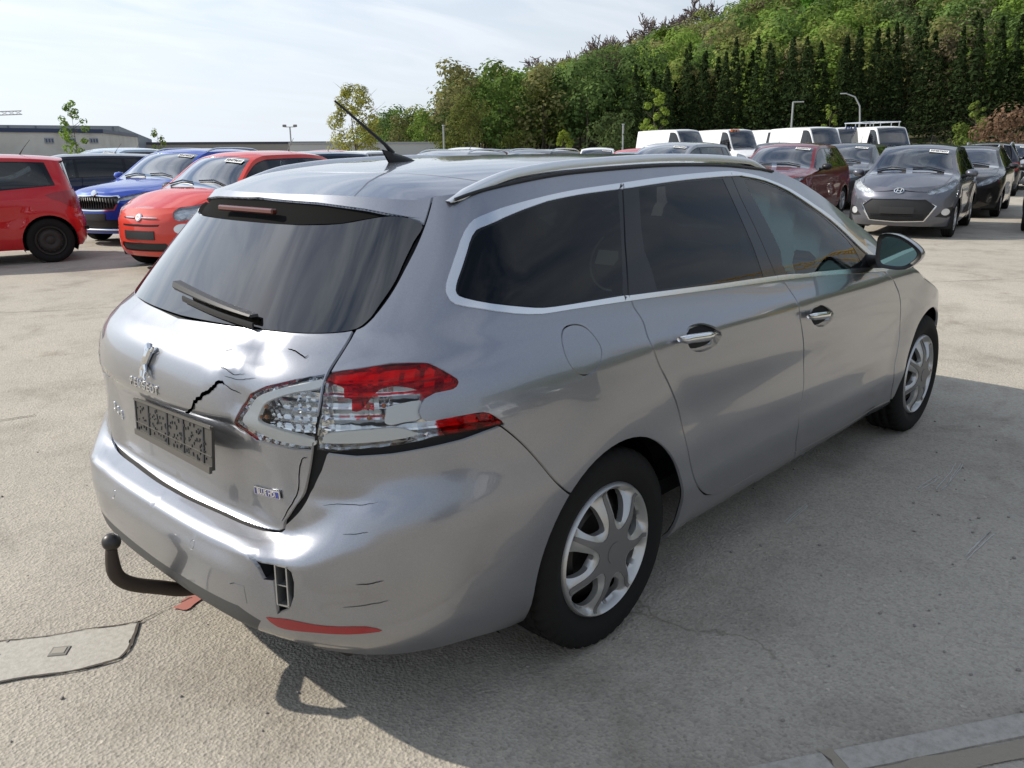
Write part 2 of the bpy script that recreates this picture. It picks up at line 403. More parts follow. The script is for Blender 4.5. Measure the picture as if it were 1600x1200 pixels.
class Cut:
    """triangulates a flat domain along feature outlines and names the pieces"""
    def __init__(s, boundary, grid, feats, h=.02, near=.5):
        """feats = [(name, polygon)] in drawing order; boundary = closed polygon"""
        pts = []; edges = []
        def addpoly(P):
            k = len(pts); n = len(P)
            pts.extend(P.tolist()); edges.extend([(k+i, k+(i+1) % n) for i in range(n)])
        B = dens(boundary, h*1.5); addpoly(B)
        for nm, P in feats: addpoly(dens(P, h))
        line = np.array(pts)
        keep = np.ones(len(grid), bool)
        for i in range(0, len(line), 400):
            d = ((grid[:, None, :] - line[None, i:i+400])**2).sum(-1).min(1); keep &= d > (near*h)**2
        keep &= inside(grid, B)
        allp = [Vector(p) for p in pts] + [Vector(p) for p in grid[keep].tolist()]
        v, e, f, *_ = delaunay_2d_cdt(allp, edges, [], 0, 1e-6)
        s.v = np.array([tuple(p) for p in v]); s.f = np.array([t for t in f if len(t) == 3])
        cen = s.v[s.f].mean(1)
        ok = inside(cen, B); s.f = s.f[ok]; cen = cen[ok]
        a = s.v[s.f]; area = np.cross(a[:, 1]-a[:, 0], a[:, 2]-a[:, 0]); ok = np.abs(area) > 1e-12
        s.f = s.f[ok]; cen = cen[ok]; s.f[area[ok] < 0] = s.f[area[ok] < 0][:, ::-1]
        s.cen = cen
        s.lab = np.zeros(len(s.f), int); s.names = ['']
        for nm, P in feats:
            if nm not in s.names: s.names.append(nm)
            s.lab[inside(cen, np.asarray(P))] = s.names.index(nm)
        s.comp = None
    def parts(s, seeds):
        """{name: face ids}: labelled pieces plus unlabelled ones found from seed points"""
        r = {n: np.where(s.lab == i)[0] for i, n in enumerate(s.names) if n}
        free = np.where(s.lab == 0)[0]
        par = {int(i): int(i) for i in free}
        def fd(a):
            while par[a] != a: par[a] = par[par[a]]; a = par[a]
            return a
        ed = {}
        for i in free:
            t = s.f[i]
            for k in range(3):
                key = (min(t[k], t[(k+1) % 3]), max(t[k], t[(k+1) % 3]))
                if key in ed: par[fd(int(i))] = fd(ed[key])
                else: ed[key] = int(i)
        root = np.array([fd(int(i)) for i in free])
        used = set()
        for nm, q in seeds:
            d = ((s.cen[free]-np.array(q))**2).sum(1); rt = root[np.argmin(d)]
            if rt in used: continue
            ids = free[root == rt]
            r[nm] = np.concatenate([r[nm], ids]) if nm in r else ids
            used.add(rt)
        rest = free[~np.isin(root, list(used))]
        if len(rest): r['_rest'] = rest
        return r
def pieces(cut, ids):
    """split face ids into connected pieces"""
    ids = [int(i) for i in ids]; ed = {}; par = {i: i for i in ids}
    def fd(a):
        while par[a] != a: par[a] = par[par[a]]; a = par[a]
        return a
    for i in ids:
        for v in cut.f[i]:
            if int(v) in ed: par[fd(i)] = fd(ed[int(v)])
            else: ed[int(v)] = i
    g = {}
    for i in ids: g.setdefault(fd(i), []).append(i)
    return [np.array(v) for v in g.values() if len(v) > 3]
def shell_part(name, cut, ids, surf, m, parent, side='B', lip=.010, off=0.0, extra_left=None, doff=None, soft=False, surf_l=None):
    """mesh of the pieces ids laid on surf(q) -> P, N.  side: R right only, L mirrored only, B both joined"""
    out = []
    def half(ids, surf=surf):
        f = cut.f[ids]; u, inv = np.unique(f, return_inverse=True); f = inv.reshape(-1, 3)
        P, N = surf(cut.v[u]); P = P + N*off
        if doff is not None: P = P + N*doff(cut.v[u])[:, None]
        V, NN, F = P.copy(), N.copy(), f.tolist()
        if lip:
            e = {}
            for t in f:
                for k in range(3):
                    a, b = int(t[k]), int(t[(k+1) % 3])
                    if (b, a) in e: del e[(b, a)]
                    else: e[(a, b)] = 1
            ee = [(a, b) for a, b in e if not (abs(P[a, 1]) < 1e-5 and abs(P[b, 1]) < 1e-5)]
            bv = sorted({i for ab in ee for i in ab}); n0 = len(V); ix = {b: n0+i for i, b in enumerate(bv)}
            if bv:
                V = np.concatenate([V, P[bv] - N[bv]*lip]); NN = np.concatenate([NN, N[bv]])
                F += [(b, a, ix[a], ix[b]) for a, b in ee]
        return V, NN, F
    if side == 'L' and surf_l is not None: surf = surf_l
    V, N, F = half(ids, surf)
    if side in 'LB':
        V2, N2, F2 = half(extra_left if extra_left is not None else ids, surf_l or surf) if (extra_left is not None or surf_l is not None) else (V, N, F)
        V2 = np.array(V2)*[1, -1, 1]; N2 = np.array(N2)*[1, -1, 1]; F2 = [list(f)[::-1] for f in F2]
        if side == 'L': V, N, F = V2, N2, F2
        else:
            n0 = len(V); mp = {}
            key = {tuple(np.round(p, 5)): i for i, p in enumerate(V) if abs(p[1]) < 1e-5}
            keepV = []; keepN = []; idx = []
            for i, p in enumerate(V2):
                k = tuple(np.round(p, 5))
                if abs(p[1]) < 1e-5 and k in key: idx.append(key[k])
                else: idx.append(n0+len(keepV)); keepV.append(p); keepN.append(N2[i])
            for i, p in enumerate(V):
                if abs(p[1]) < 1e-5: N[i, 1] = 0; N[i] /= max(np.linalg.norm(N[i]), 1e-9)
            if keepV: V = np.concatenate([V, keepV]); N = np.concatenate([N, keepN])
            F = F + [[idx[i] for i in f] for f in F2]
    return mk(name, V, F, m, parent, doff is None or soft, N if doff is None else None)
# ---------------------------------------------------------------- the grey estate: surface tables
def hero_disp(P, S, T, H):
    x, y, z = P[..., 0], -P[..., 1], P[..., 2]
    d = np.zeros_like(x)
    # bumper: proud of the tailgate with a ledge that rises and fades towards the corner
    lz = .552 + .12*sst(.50, .80, y)**1.5
    rear = sst(.05, -.55, x)
    wid = .024 + .05*sst(.45, .75, y)
    d = d + (.076*sst(.95, .40, y) + .010) * rear * sst(lz + wid, lz - wid, z) * sst(.20, .34, z)
    # handle crease over the plate recess
    d = d - .024*sst(-.80, -.86, x)*sst(.845, .805, z)*sst(.56, .36, y)*sst(.46, .54, z)
    # shoulder crease and hollow flank below it
    zsh = .905 + .03*(.9 - np.clip(x, -.6, 3))*.35
    fl = sst(-.3, .5, x)*sst(3.2, 2.6, x)
    d = d + .010*fl*np.exp(-((z - zsh)/.035)**2)
    d = d - .012*fl*np.exp(-((z - .66)/.10)**2)
    d = d + .010*fl*np.exp(-((z - .40)/.06)**2)
    # haunches
    for xw in (0.0, 2.73):
        r = np.hypot(x - xw, z - .31)
        d = d + .016*sst(.58, .36, r)*sst(.24, .34, r)*sst(.10, .25, z)
    return H * d[..., None]
HERO = dict(
    xc=-.22, xfc=2.78, LR=1.28, LF=1.3, res=.0125, tres=.007,
    tail=[(.15, -.84), (.22, -.87), (.30, -.895), (.40, -.915), (.50, -.922), (.62, -.925), (.70, -.932), (.80, -.945), (.86, -.953), (.91, -.948), (.96, -.932), (1.0, -.900), (1.03, -.862), (1.05, -.835), (1.2, -.70), (1.37, -.55)],
    nose=[(.15, 3.48), (.25, 3.56), (.45, 3.60), (.60, 3.58), (.70, 3.52), (.76, 3.42), (1.3, 3.3)],
    tail_n=[(.2, 3.3), (.6, 3.3), (.75, 2.9), (.95, 2.75), (1.1, 2.5), (1.36, 2.4)],
    nose_n=[(.2, 2.4), (.7, 2.2)],
    section=[(.12, .76), (.18, .80), (.24, .845), (.30, .868), (.42, .884), (.55, .893), (.70, .896), (.82, .892), (.90, .879), (.97, .852), (1.04, .815), (1.2, .74)],
    width=[(-1, .965), (-.4, .985), (0, 1.0), (1.5, 1.0), (2.6, .99), (2.9, .965), (3.2, .93), (3.6, .90)],
    belt=[(-.9, 1.05), (-.4, 1.045), (0, 1.035), (1.0, .995), (2.0, .945), (2.35, .92), (2.6, .83), (3.0, .70), (3.6, .52)],
    bottom=[(-1.6, .20), (-1.2, .205), (-.9, .235), (-.5, .235), (-.3, .215), (.3, .20), (2.4, .20), (3.0, .19), (4.2, .19)],
    edge_tail_z=1.365, edge_nose_z=.76,
    edge_z=[(-.56, 1.31), (-.41, 1.335), (-.36, 1.358), (-.157, 1.396), (.134, 1.422), (.613, 1.433), (.905, 1.428), (1.245, 1.408), (1.40, 1.39), (1.555, 1.352), (1.72, 1.295), (1.98, 1.18), (2.185, 1.085), (2.345, 1.0), (2.6, .935), (2.85, .90), (3.05, .855), (3.25, .78), (3.45, .69)],
    edge_y=[(-.56, .575), (-.3, .59), (0, .605), (.5, .62), (1.0, .615), (1.3, .615), (1.6, .645), (2.0, .70), (2.3, .745), (2.6, .72), (3.0, .64), (3.45, .52)],
    spine=[(-.56, 1.368), (-.3, 1.426), (0, 1.450), (.5, 1.463), (.9, 1.464), (1.2, 1.45), (1.4, 1.42), (1.6, 1.355), (2.0, 1.205), (2.4, 1.05), (2.6, 1.005), (3.0, .95), (3.3, .86), (3.45, .77)],
    crown=3.4, tumble=1.12,
    tail_blend=lambda z, zb, ze: (lambda v: .94*v + .06*v*v)(np.clip((z-zb)/np.maximum(ze-zb, 1e-3), 0, 1)), disp=hero_disp)
HERO_F = {
    'tailgate_gap': [(-0.5643, 1.1), (-0.6057, 1.032), (-0.6457, 0.9594), (-0.6797, 0.8982), (-0.7053, 0.8473), (-0.7315, 0.8011), (-0.7604, 0.759), (-0.7953, 0.7292), (-0.8111, 0.6723), (-0.8238, 0.6387), (-0.8379, 0.5755), (-0.862, 0.5087), (-0.8887, 0.4438), (-0.9212, 0.3936), (-0.9662, 0.3532), (-1.011, 0.3201), (-1.048, 0.297), (-1.275, 0.2982), (-1.448, 0.2966), (-1.5, 0.2968)],
    'tear_gap': [(-0.8713, 0.4857), (-0.8399, 0.4847), (-0.8633, 0.4457), (-0.8957, 0.4064), (-0.9422, 0.3649), (-0.9118, 0.4117)],
    'bumper_gap': [(-0.4644, 0.5293), (-0.4357, 0.5136), (-0.4031, 0.4884), (-0.3635, 0.4543), (-0.3073, 0.4021), (-0.2578, 0.3479), (-0.1878, 0.2679)],
    'lamp_gap': [(-0.8566, 0.4936), (-0.7713, 0.4962), (-0.6906, 0.5011), (-0.5825, 0.5121), (-0.5542, 0.5139), (-0.4336, 0.5175), (-0.4201, 0.5111), (-0.5274, 0.4945), (-0.6115, 0.4876), (-0.6937, 0.4805), (-0.775, 0.4768), (-0.8577, 0.4824)],
    'rear_door_gap': [(0.1567, 0.7342), (0.1599, 0.7022), (0.1766, 0.6637), (0.1718, 0.615), (0.2042, 0.5548), (0.2501, 0.5012), (0.3182, 0.4156), (0.355, 0.3311), (0.3957, 0.2348), (0.4327, 0.1776), (0.5042, 0.1288), (0.5816, 0.09163), (0.6925, 0.07282), (0.9899, 0.06827), (1.377, 0.0563), (1.904, 0.03999), (2.354, 0.05378), (2.573, 0.02049)],
    'front_door_gap': [(1.091, 0.7154), (1.132, 0.6585), (1.142, 0.6122), (1.177, 0.541), (1.224, 0.4507), (1.245, 0.3639), (1.238, 0.2999), (1.221, 0.2319), (1.228, 0.1478), (1.296, 0.05849), (1.333, 0.0275)],
    'fender_gap': [(2.036, 0.693), (2.126, 0.6451), (2.22, 0.582), (2.287, 0.4878), (2.304, 0.4074), (2.278, 0.3076), (2.256, 0.2072), (2.321, 0.07811), (2.417, 0.02111)],
    'fuel_gap': [(-0.1923, 0.6602), (-0.1708, 0.6813), (-0.1298, 0.6884), (-0.08223, 0.6776), (-0.05275, 0.6447), (-0.05044, 0.6192), (-0.07615, 0.5919), (-0.1131, 0.5761), (-0.15, 0.5766), (-0.1848, 0.5955), (-0.1984, 0.6264)],
    'chrome': [(0.3226, 1.051), (0.3226, 1.051), (1.03, 1.076), (1.03, 1.076), (1.12, 1.073), (1.221, 1.067), (1.396, 1.047), (1.503, 1.03), (1.611, 1.008), (1.731, 0.9886), (1.841, 0.9481), (1.946, 0.8882), (2.01, 0.8275), (2.08, 0.7204), (2.055, 0.6908), (1.483, 0.706), (1.083, 0.7116), (0.6305, 0.7134), (0.1552, 0.7195), (-0.1203, 0.7244), (-0.2397, 0.7263), (-0.3505, 0.741), (-0.4627, 0.767), (-0.5359, 0.7863), (-0.5568, 0.8103), (-0.5592, 0.8319), (-0.5455, 0.8685), (-0.4862, 0.9603), (-0.4309, 1.005), (-0.363, 1.022), (-0.2044, 1.033), (-0.02382, 1.041)],
    'pillar': [(0.3085, 1.035), (0.3085, 1.035), (0.3682, 1.036), (0.3682, 1.036), (1.015, 1.06), (1.107, 1.061), (1.272, 1.052), (1.437, 1.027), (1.595, 0.9907), (1.709, 0.964), (1.814, 0.9171), (1.889, 0.8587), (1.988, 0.7814), (1.988, 0.7246), (1.811, 0.7223), (1.465, 0.722), (1.095, 0.7281), (0.6387, 0.7276), (0.1692, 0.734), (0.1359, 0.7363), (-0.1138, 0.7375), (-0.218, 0.7409), (-0.2996, 0.7516), (-0.4226, 0.7754), (-0.5067, 0.7989), (-0.5293, 0.8133), (-0.5279, 0.8356), (-0.5077, 0.8719), (-0.4523, 0.9508), (-0.416, 0.9803), (-0.3742, 0.9924), (-0.2216, 1.006), (-0.03321, 1.027)],
    'quarter_glass': [(0.2923, 1.031), (0.2923, 1.031), (-0.03651, 1.022), (-0.2194, 1), (-0.3644, 0.9858), (-0.4072, 0.9729), (-0.445, 0.9446), (-0.5007, 0.8686), (-0.52, 0.834), (-0.5209, 0.8162), (-0.5008, 0.8037), (-0.42, 0.7805), (-0.297, 0.7568), (-0.2154, 0.7461), (-0.1111, 0.7427), (0.127, 0.7427), (0.127, 0.7427)],
    'rear_door_glass': [(0.4012, 1.032), (0.9469, 1.051), (0.9556, 0.9475), (0.9649, 0.8305), (0.9616, 0.7328), (0.2995, 0.7379), (0.307, 0.8004), (0.3045, 0.8532), (0.3357, 0.9238)],
    'front_door_glass': [(1.108, 1.052), (1.264, 1.044), (1.429, 1.019), (1.586, 0.9806), (1.714, 0.937), (1.806, 0.8731), (1.837, 0.8204), (1.837, 0.7727), (1.826, 0.7326), (1.468, 0.7256), (1.146, 0.7285), (1.155, 0.8066), (1.145, 0.8778), (1.123, 0.9705)],
    'cowl_gap': [(2.02, 0.7083), (2.157, 0.8188)],
    'door_split': [(1.02, 1.071), (1.018, 0.986), (1.033, 0.8905), (1.044, 0.7947), (1.055, 0.7134)],
    'quarter_split': [(0.3269, 1.048), (0.2253, 0.8808), (0.1479, 0.7295)],
    'rear_glass': [(-1.5, 0.7032), (-1.12, 0.7101), (-0.929, 0.7111), (-0.8092, 0.7238), (-0.7677, 0.752), (-0.7428, 0.794), (-0.7059, 0.8581), (-0.6821, 0.9146), (-0.6519, 0.9726), (-0.6205, 1.027), (-0.7305, 1.047), (-0.9153, 1.015), (-1.086, 1.005), (-1.5, 1.005)],
    'spoiler_recess': [(-1.5, 1.005), (-1.088, 1.007), (-0.916, 1.017), (-0.7426, 1.05), (-0.617, 1.043), (-0.8349, 1.065), (-1.054, 1.077), (-1.5, 1.086)],
    'lamp_outer': [(-0.8263, 0.6296), (-0.8134, 0.6444), (-0.7615, 0.6502), (-0.6827, 0.6587), (-0.6137, 0.6567), (-0.593, 0.6532), (-0.5607, 0.6393), (-0.5291, 0.6208), (-0.5279, 0.6109), (-0.5406, 0.6025), (-0.5825, 0.5993), (-0.6049, 0.5915), (-0.6161, 0.58), (-0.6218, 0.5639), (-0.6146, 0.5504), (-0.6024, 0.5453), (-0.5773, 0.5457), (-0.4914, 0.5483), (-0.4618, 0.5439), (-0.4413, 0.5313), (-0.4233, 0.5145), (-0.4663, 0.5128), (-0.5546, 0.5112), (-0.5827, 0.5107), (-0.6909, 0.4997), (-0.7717, 0.4941), (-0.8638, 0.4904), (-0.842, 0.5627)],
    'lamp_outer_red': [(-0.8263, 0.6296), (-0.8134, 0.6444), (-0.7615, 0.6502), (-0.6827, 0.6587), (-0.6137, 0.6567), (-0.593, 0.6532), (-0.5607, 0.6393), (-0.5291, 0.6208), (-0.5279, 0.6109), (-0.5406, 0.6025), (-0.5825, 0.5993), (-0.6049, 0.5915), (-0.6124, 0.6007), (-0.6243, 0.61), (-0.6506, 0.6165), (-0.6765, 0.6189), (-0.7026, 0.6141), (-0.7192, 0.6027), (-0.7367, 0.585), (-0.7475, 0.5746), (-0.7674, 0.5741), (-0.7655, 0.5962), (-0.7826, 0.5998), (-0.7829, 0.6163), (-0.8001, 0.6232)],
    'lamp_side_red': [(-0.5831, 0.5393), (-0.5773, 0.5457), (-0.4914, 0.5483), (-0.4618, 0.5439), (-0.4413, 0.5313), (-0.4233, 0.5145), (-0.4655, 0.5127), (-0.5546, 0.5112), (-0.5708, 0.512), (-0.5777, 0.5257)],
    'guide_outer': [(-0.8472, 0.5109), (-0.8248, 0.5269), (-0.7096, 0.5364), (-0.6586, 0.5336), (-0.6376, 0.5166), (-0.7418, 0.5071), (-0.8421, 0.5041)],
    'guide_plate': [(-0.6843, 0.5808), (-0.6165, 0.5888), (-0.6212, 0.5703), (-0.6202, 0.5509), (-0.657, 0.5461), (-0.6838, 0.5426), (-0.6983, 0.5485), (-0.6937, 0.5674)],
    'lamp_inner': [(-0.8347, 0.639), (-0.9046, 0.628), (-0.9828, 0.6113), (-1.035, 0.593), (-1.07, 0.5653), (-1.098, 0.526), (-1.097, 0.5098), (-1.05, 0.4932), (-0.9805, 0.4901), (-0.8837, 0.4884), (-0.8559, 0.5494), (-0.8437, 0.5999)],
    'guide_inner': [(-0.8396, 0.6338), (-0.9549, 0.6088), (-1.017, 0.5887), (-1.051, 0.5631), (-1.074, 0.533), (-1.036, 0.5094), (-0.9768, 0.4991), (-0.882, 0.4948), (-0.8725, 0.5109), (-0.9495, 0.5232), (-1.008, 0.535), (-1.02, 0.546), (-0.9981, 0.575), (-0.9549, 0.593), (-0.9029, 0.6069), (-0.8423, 0.6176)],
    'torn': [(-1.074, 0.2635), (-1.033, 0.253), (-0.9681, 0.2518), (-0.9482, 0.2383), (-0.9434, 0.2139), (-0.9472, 0.1815), (-0.9618, 0.1499), (-0.999, 0.1356), (-1, 0.1732), (-1.005, 0.212), (-1.03, 0.2144), (-1.046, 0.2408)],
    'reflector': [(-1.034, 0.1253), (-1.007, 0.1254), (-0.9743, 0.1254), (-0.9051, 0.1159), (-0.8459, 0.1125), (-0.7768, 0.1105), (-0.7395, 0.09794), (-0.7666, 0.09454), (-0.8263, 0.09309), (-0.8969, 0.09549), (-0.9599, 0.09724), (-1.005, 0.104)],
    'valance': [(-1.5, 0.1394), (-1.325, 0.1442), (-1.193, 0.1444), (-1.124, 0.142), (-1.088, 0.1275), (-1.054, 0.114), (-1.148, 0.01331), (-1.045, 0.05003), (-1.011, 0.04204)],
    'handle_rear': [(0.3858, 0.6294), (0.4286, 0.6352), (0.4813, 0.632), (0.5416, 0.6143), (0.5701, 0.59), (0.5323, 0.565), (0.4603, 0.5575), (0.4025, 0.5647), (0.367, 0.5848), (0.361, 0.6107)],
    'handle_front': [(1.25, 0.6046), (1.306, 0.6131), (1.38, 0.6043), (1.455, 0.5765), (1.464, 0.5565), (1.419, 0.535), (1.353, 0.5304), (1.29, 0.5443), (1.251, 0.5732)],
    'tow_cover': [(-1.14, 0.1919), (-1.122, 0.197), (-1.089, 0.1948), (-1.088, 0.1527)],
    'sensor': [(-1.301, 0.2406)],
    'sensor2': [(-0.9463, 0.2414)],
    'crack': [(-1.347, 0.5093), (-1.267, 0.5357), (-1.245, 0.5557), (-1.202, 0.576), (-1.164, 0.5947), (-1.132, 0.609), (-1.12, 0.6064)],
    'crack_b': [(-1.12, 0.6064), (-1.094, 0.5976), (-1.067, 0.5924)],
    'crack_c': [(-1.2, 0.6512), (-1.164, 0.6598), (-1.125, 0.6691)],
    'crack_d': [(-0.9538, 0.6791), (-0.9267, 0.6761), (-0.8981, 0.6678), (-0.8888, 0.6713)],
    'crack_e': [(-1.154, 0.6358), (-1.115, 0.6343), (-1.089, 0.627), (-1.05, 0.631)],
    'crack_f': [(-0.8948, 0.4714), (-0.915, 0.4599), (-0.9525, 0.3909), (-0.9993, 0.3458), (-1.025, 0.321)],
    'crack_g': [(-1.118, 0.6211), (-1.065, 0.6194), (-1.014, 0.6265)],
    'scrape': [(-0.8788, 0.3704), (-0.834, 0.3761), (-0.7828, 0.378), (-0.7349, 0.3843)],
    'scrape_b': [(-0.823, 0.3225), (-0.7819, 0.3264), (-0.7585, 0.3293)],
    'scrape_c': [(-0.7924, 0.2145), (-0.7562, 0.2155), (-0.7258, 0.2205)],
    'scrape_d': [(-0.8286, 0.1582), (-0.7902, 0.1603), (-0.744, 0.165), (-0.7161, 0.17)],
    'badge_left': [(-1.119, 0.3777)],
    'badge_right': [(-1.003, 0.3819)],
}
HERO_SEED = {'quarter': (-0.377, 0.644), 'rear_door': (0.695, 0.426), 'front_door': (1.712, 0.388), 'fender': (2.472, 0.525), 'tailgate': (-0.933, 0.653), 'bumper': (-0.646, 0.295), 'fuel_flap': (-0.128, 0.629), 'tail_low': (-0.995, 0.400), 'roof_side': (0.432, 1.068), 'sill': (0.948, 0.000)}
# ---------------------------------------------------------------- wheels
def tyre_mesh(R=.316, rim=.216, w=.205, n=180, sipes=True):
    hw = w/2
    prof = [(rim-.012, -hw*.78), (rim+.004, -hw*.88), (rim+.03, -hw*1.0), (R-.055, -hw*1.02), (R-.028, -hw*.96), (R-.010, -hw*.86), (R-.001, -hw*.74),
            (R, -hw*.45), (R-.008, -hw*.43), (R-.008, -hw*.37), (R, -hw*.35), (R+.001, -hw*.05), (R-.008, -hw*.03), (R-.008, hw*.03), (R+.001, hw*.05),
            (R, hw*.35), (R-.008, hw*.37), (R-.008, hw*.43), (R, hw*.45), (R-.001, hw*.74), (R-.010, hw*.86), (R-.028, hw*.96), (R-.055, hw*1.02), (rim+.03, hw), (rim+.004, hw*.88), (rim-.012, hw*.78)]
    V = []; m = len(prof)
    for k in range(n):
        for j, (r, a) in enumerate(prof):
            kk = k + int(round(abs(a)/hw*3))
            rr = r - (.007 if sipes and kk % 4 == 0 and r > R-.012 else 0)
            t = 2*math.pi*k/n; V.append((rr*math.cos(t), a, rr*math.sin(t)))
    F = [(k*m+i, ((k+1) % n)*m+i, ((k+1) % n)*m+i+1, k*m+i+1) for k in range(n) for i in range(m-1)]
    return V, F
_cache = {}
def cached(key, fn):
    """build a mesh object once, afterwards share its data"""
    def get(parent, loc=(0, 0, 0), rot=(0, 0, 0), name=None):
        if key not in _cache:
            o = fn(); _cache[key] = o.data; o.parent = parent
        else:
            o = link(bpy.data.objects.new(name or key, _cache[key]), parent)
        o.location = loc; o.rotation_euler = rot; return o
    return get
def polar(pts, a0): return np.array([(r*math.cos(a0+math.radians(d)), r*math.sin(a0+math.radians(d))) for r, d in pts])
def cap_parts():
    """seven spoke wheel cover, outer face towards -y: silver dish, grey star, open slots"""
    R = .2205
    th = np.linspace(0, 2*np.pi, 97)[:-1]; B = np.stack([R*np.cos(th), R*np.sin(th)], 1)
    g = np.array([(x, y) for x in np.arange(-.22, .221, .008) for y in np.arange(-.22, .221, .008)])
    feats = []
    star = []
    for k in range(7):
        a = 2*math.pi*k/7 + math.radians(98)
        star += list(polar([(.070, -25.7), (.078, -14), (.098, -7.5), (.14, -3.8), (.197, -2.2), (.1975, 1.6), (.14, 3.6), (.098, 7.5), (.078, 14)], a))
    for rr_ in (.2165, .2125, .2085, .2045, .200, .194, .186, .175, .06): feats.append(('dish', np.stack([rr_*np.cos(th), rr_*np.sin(th)], 1)))
    feats.append(('star', dens(np.array(star), .006)))
    for k in range(7):
        a = 2*math.pi*k/7 + math.radians(98)
        feats.append(('slot', smooth_poly(polar([(.094, 17), (.098, 31), (.125, 40), (.165, 41.5), (.184, 37), (.186, 20), (.168, 13), (.125, 13)], a), True, 4)))
    feats.append(('hub', np.stack([.033*np.cos(th), .033*np.sin(th)], 1)))
    c = Cut(B, g, feats, .006, .8)
    P = c.parts([('dish', (R*.993, .001))])
    star = np.array(star)
    def surf(q):
        r = np.hypot(q[:, 0], q[:, 1])
        y = -.085 - .030*sst(.22, .10, r) + .022*sst(.205, .2205, r) - .012*np.exp(-((r-.205)/.012)**2)
        ang = (np.arctan2(q[:, 1], q[:, 0]) - math.radians(98)) % (2*np.pi/7); ang = np.minimum(ang, 2*np.pi/7-ang)
        y = y + .022*sst(.006, .05, ang*r)*sst(.075, .11, r)*sst(.205, .185, r)
        return np.stack([q[:, 0], y, q[:, 1]], 1), np.tile([0., -1, 0], (len(q), 1))
    def part(name, ids, m, off=0, lip=.012):
        f = c.f[ids]; u, inv = np.unique(f, return_inverse=True); f = inv.reshape(-1, 3)
        Pt, N = surf(c.v[u]); Pt[:, 1] -= off
        e = {}
        for t in f:
            for k in range(3):
                a, b = int(t[k]), int(t[(k+1) % 3])
                if (b, a) in e: del e[(b, a)]
                else: e[(a, b)] = 1
        bv = sorted({i for ab in e for i in ab}); ix = {b: len(Pt)+i for i, b in enumerate(bv)}
        V = np.concatenate([Pt, Pt[bv] + [0, lip, 0]]); F = f.tolist() + [(b, a, ix[a], ix[b]) for a, b in e]
        o = mk(name, V, F, m); o.data.set_sharp_from_angle(angle=math.radians(50)); return o
    return part('cover_dish', P['dish'], SILVER, 0, .02), part('cover_star', P['star'], GREYCAP, .003, .008), part('cover_hub', P['hub'], GREYCAP, .0055, .006)
def hero_wheel(parent, x, side):
    """side -1 right, +1 left"""
    w = empty('wheel', (x, side*.772, .312), math.pi if side > 0 else 0, parent=parent)
    cached('tyre', lambda: mk('tyre', *tyre_mesh(), RUBBER))(w)
    for o, nm in zip(('dish', 'star', 'hub'), ('cover_dish', 'cover_star', 'cover_hub')):
        if nm not in _cache:
            for q in cap_parts(): _cache[q.name] = q.data; bpy.data.objects.remove(q)
        link(bpy.data.objects.new(nm, _cache[nm]), w)
    cached('steel_rim', lambda: MB().lathe([(.01, -.03), (.11, -.035), (.13, -.06), (.16, -.03), (.19, .0), (.205, .05), (.205, .09)], 40, 'y').build('steel_rim', STEEL))(w)
    w.rotation_euler = (0, random.uniform(-.0, .0), math.pi if side > 0 else 0)
    return w
def text_mesh(name, s, size, m, parent=None, depth=.002, mat4=None, spacing=1.0, bold=0.0):
    cu = bpy.data.curves.new(name, 'FONT'); cu.body = s; cu.size = size; cu.extrude = depth; cu.offset = bold; cu.space_character = spacing
    cu.align_x = 'CENTER'; cu.align_y = 'CENTER'; cu.resolution_u = 3
    t = bpy.data.objects.new(name, cu); COL.objects.link(t)
    dg = bpy.context.evaluated_depsgraph_get(); me = bpy.data.meshes.new_from_object(t.evaluated_get(dg)); bpy.data.objects.remove(t)
    me.materials.clear(); me.materials.append(m)
    if mat4 is not None: me.transform(mat4)
    me.name = name
    return link(bpy.data.objects.new(name, me), parent)
def frame(P, N, right):
    """4x4 placing local x along right, z along N at P"""
    N = Vector(N).normalized(); r = Vector(right); r = (r - N*r.dot(N)).normalized(); u = N.cross(r)
    return Matrix(((r.x, u.x, N.x, P[0]), (r.y, u.y, N.y, P[1]), (r.z, u.z, N.z, P[2]), (0, 0, 0, 1)))
# ---------------------------------------------------------------- the grey estate car
PAINT = paint('grey_metallic_paint', (.285, .297, .33), .33, .88, 1.0, .2, True)
def seat_parts(parent, x, y, name='seat'):
    s = empty(name, (x, y, .30), parent=parent)
    MB().box((0, 0, .12), (.50, .48, .16), bev=.05).build('cushion', SEAT, s)
    R = Matrix.Rotation(math.radians(-17), 3, 'Y')
    MB().box((-.27, 0, .46), (.14, .47, .60), np.array(R), .06).build('backrest', SEAT, s)
    h = MB(); h.box((-.385, 0, .85), (.09, .26, .17), np.array(R), .04); h.tube([(-.36, .06, .70), (-.38, .06, .80)], .006); h.tube([(-.36, -.06, .70), (-.38, -.06, .80)], .006)
    h.build('headrest', SEAT, s)
    return s
REDOP = principled('red_reflector', (.30, .008, .012), .25, coat=.5)
LAMPC = principled('lamp_chrome', (.72, .73, .74), .16, 1.0); BULB = principled('amber_bulb', (.45, .16, .05), .2)
SCUFF = principled('scuff_grey', (.17, .167, .163), .6)
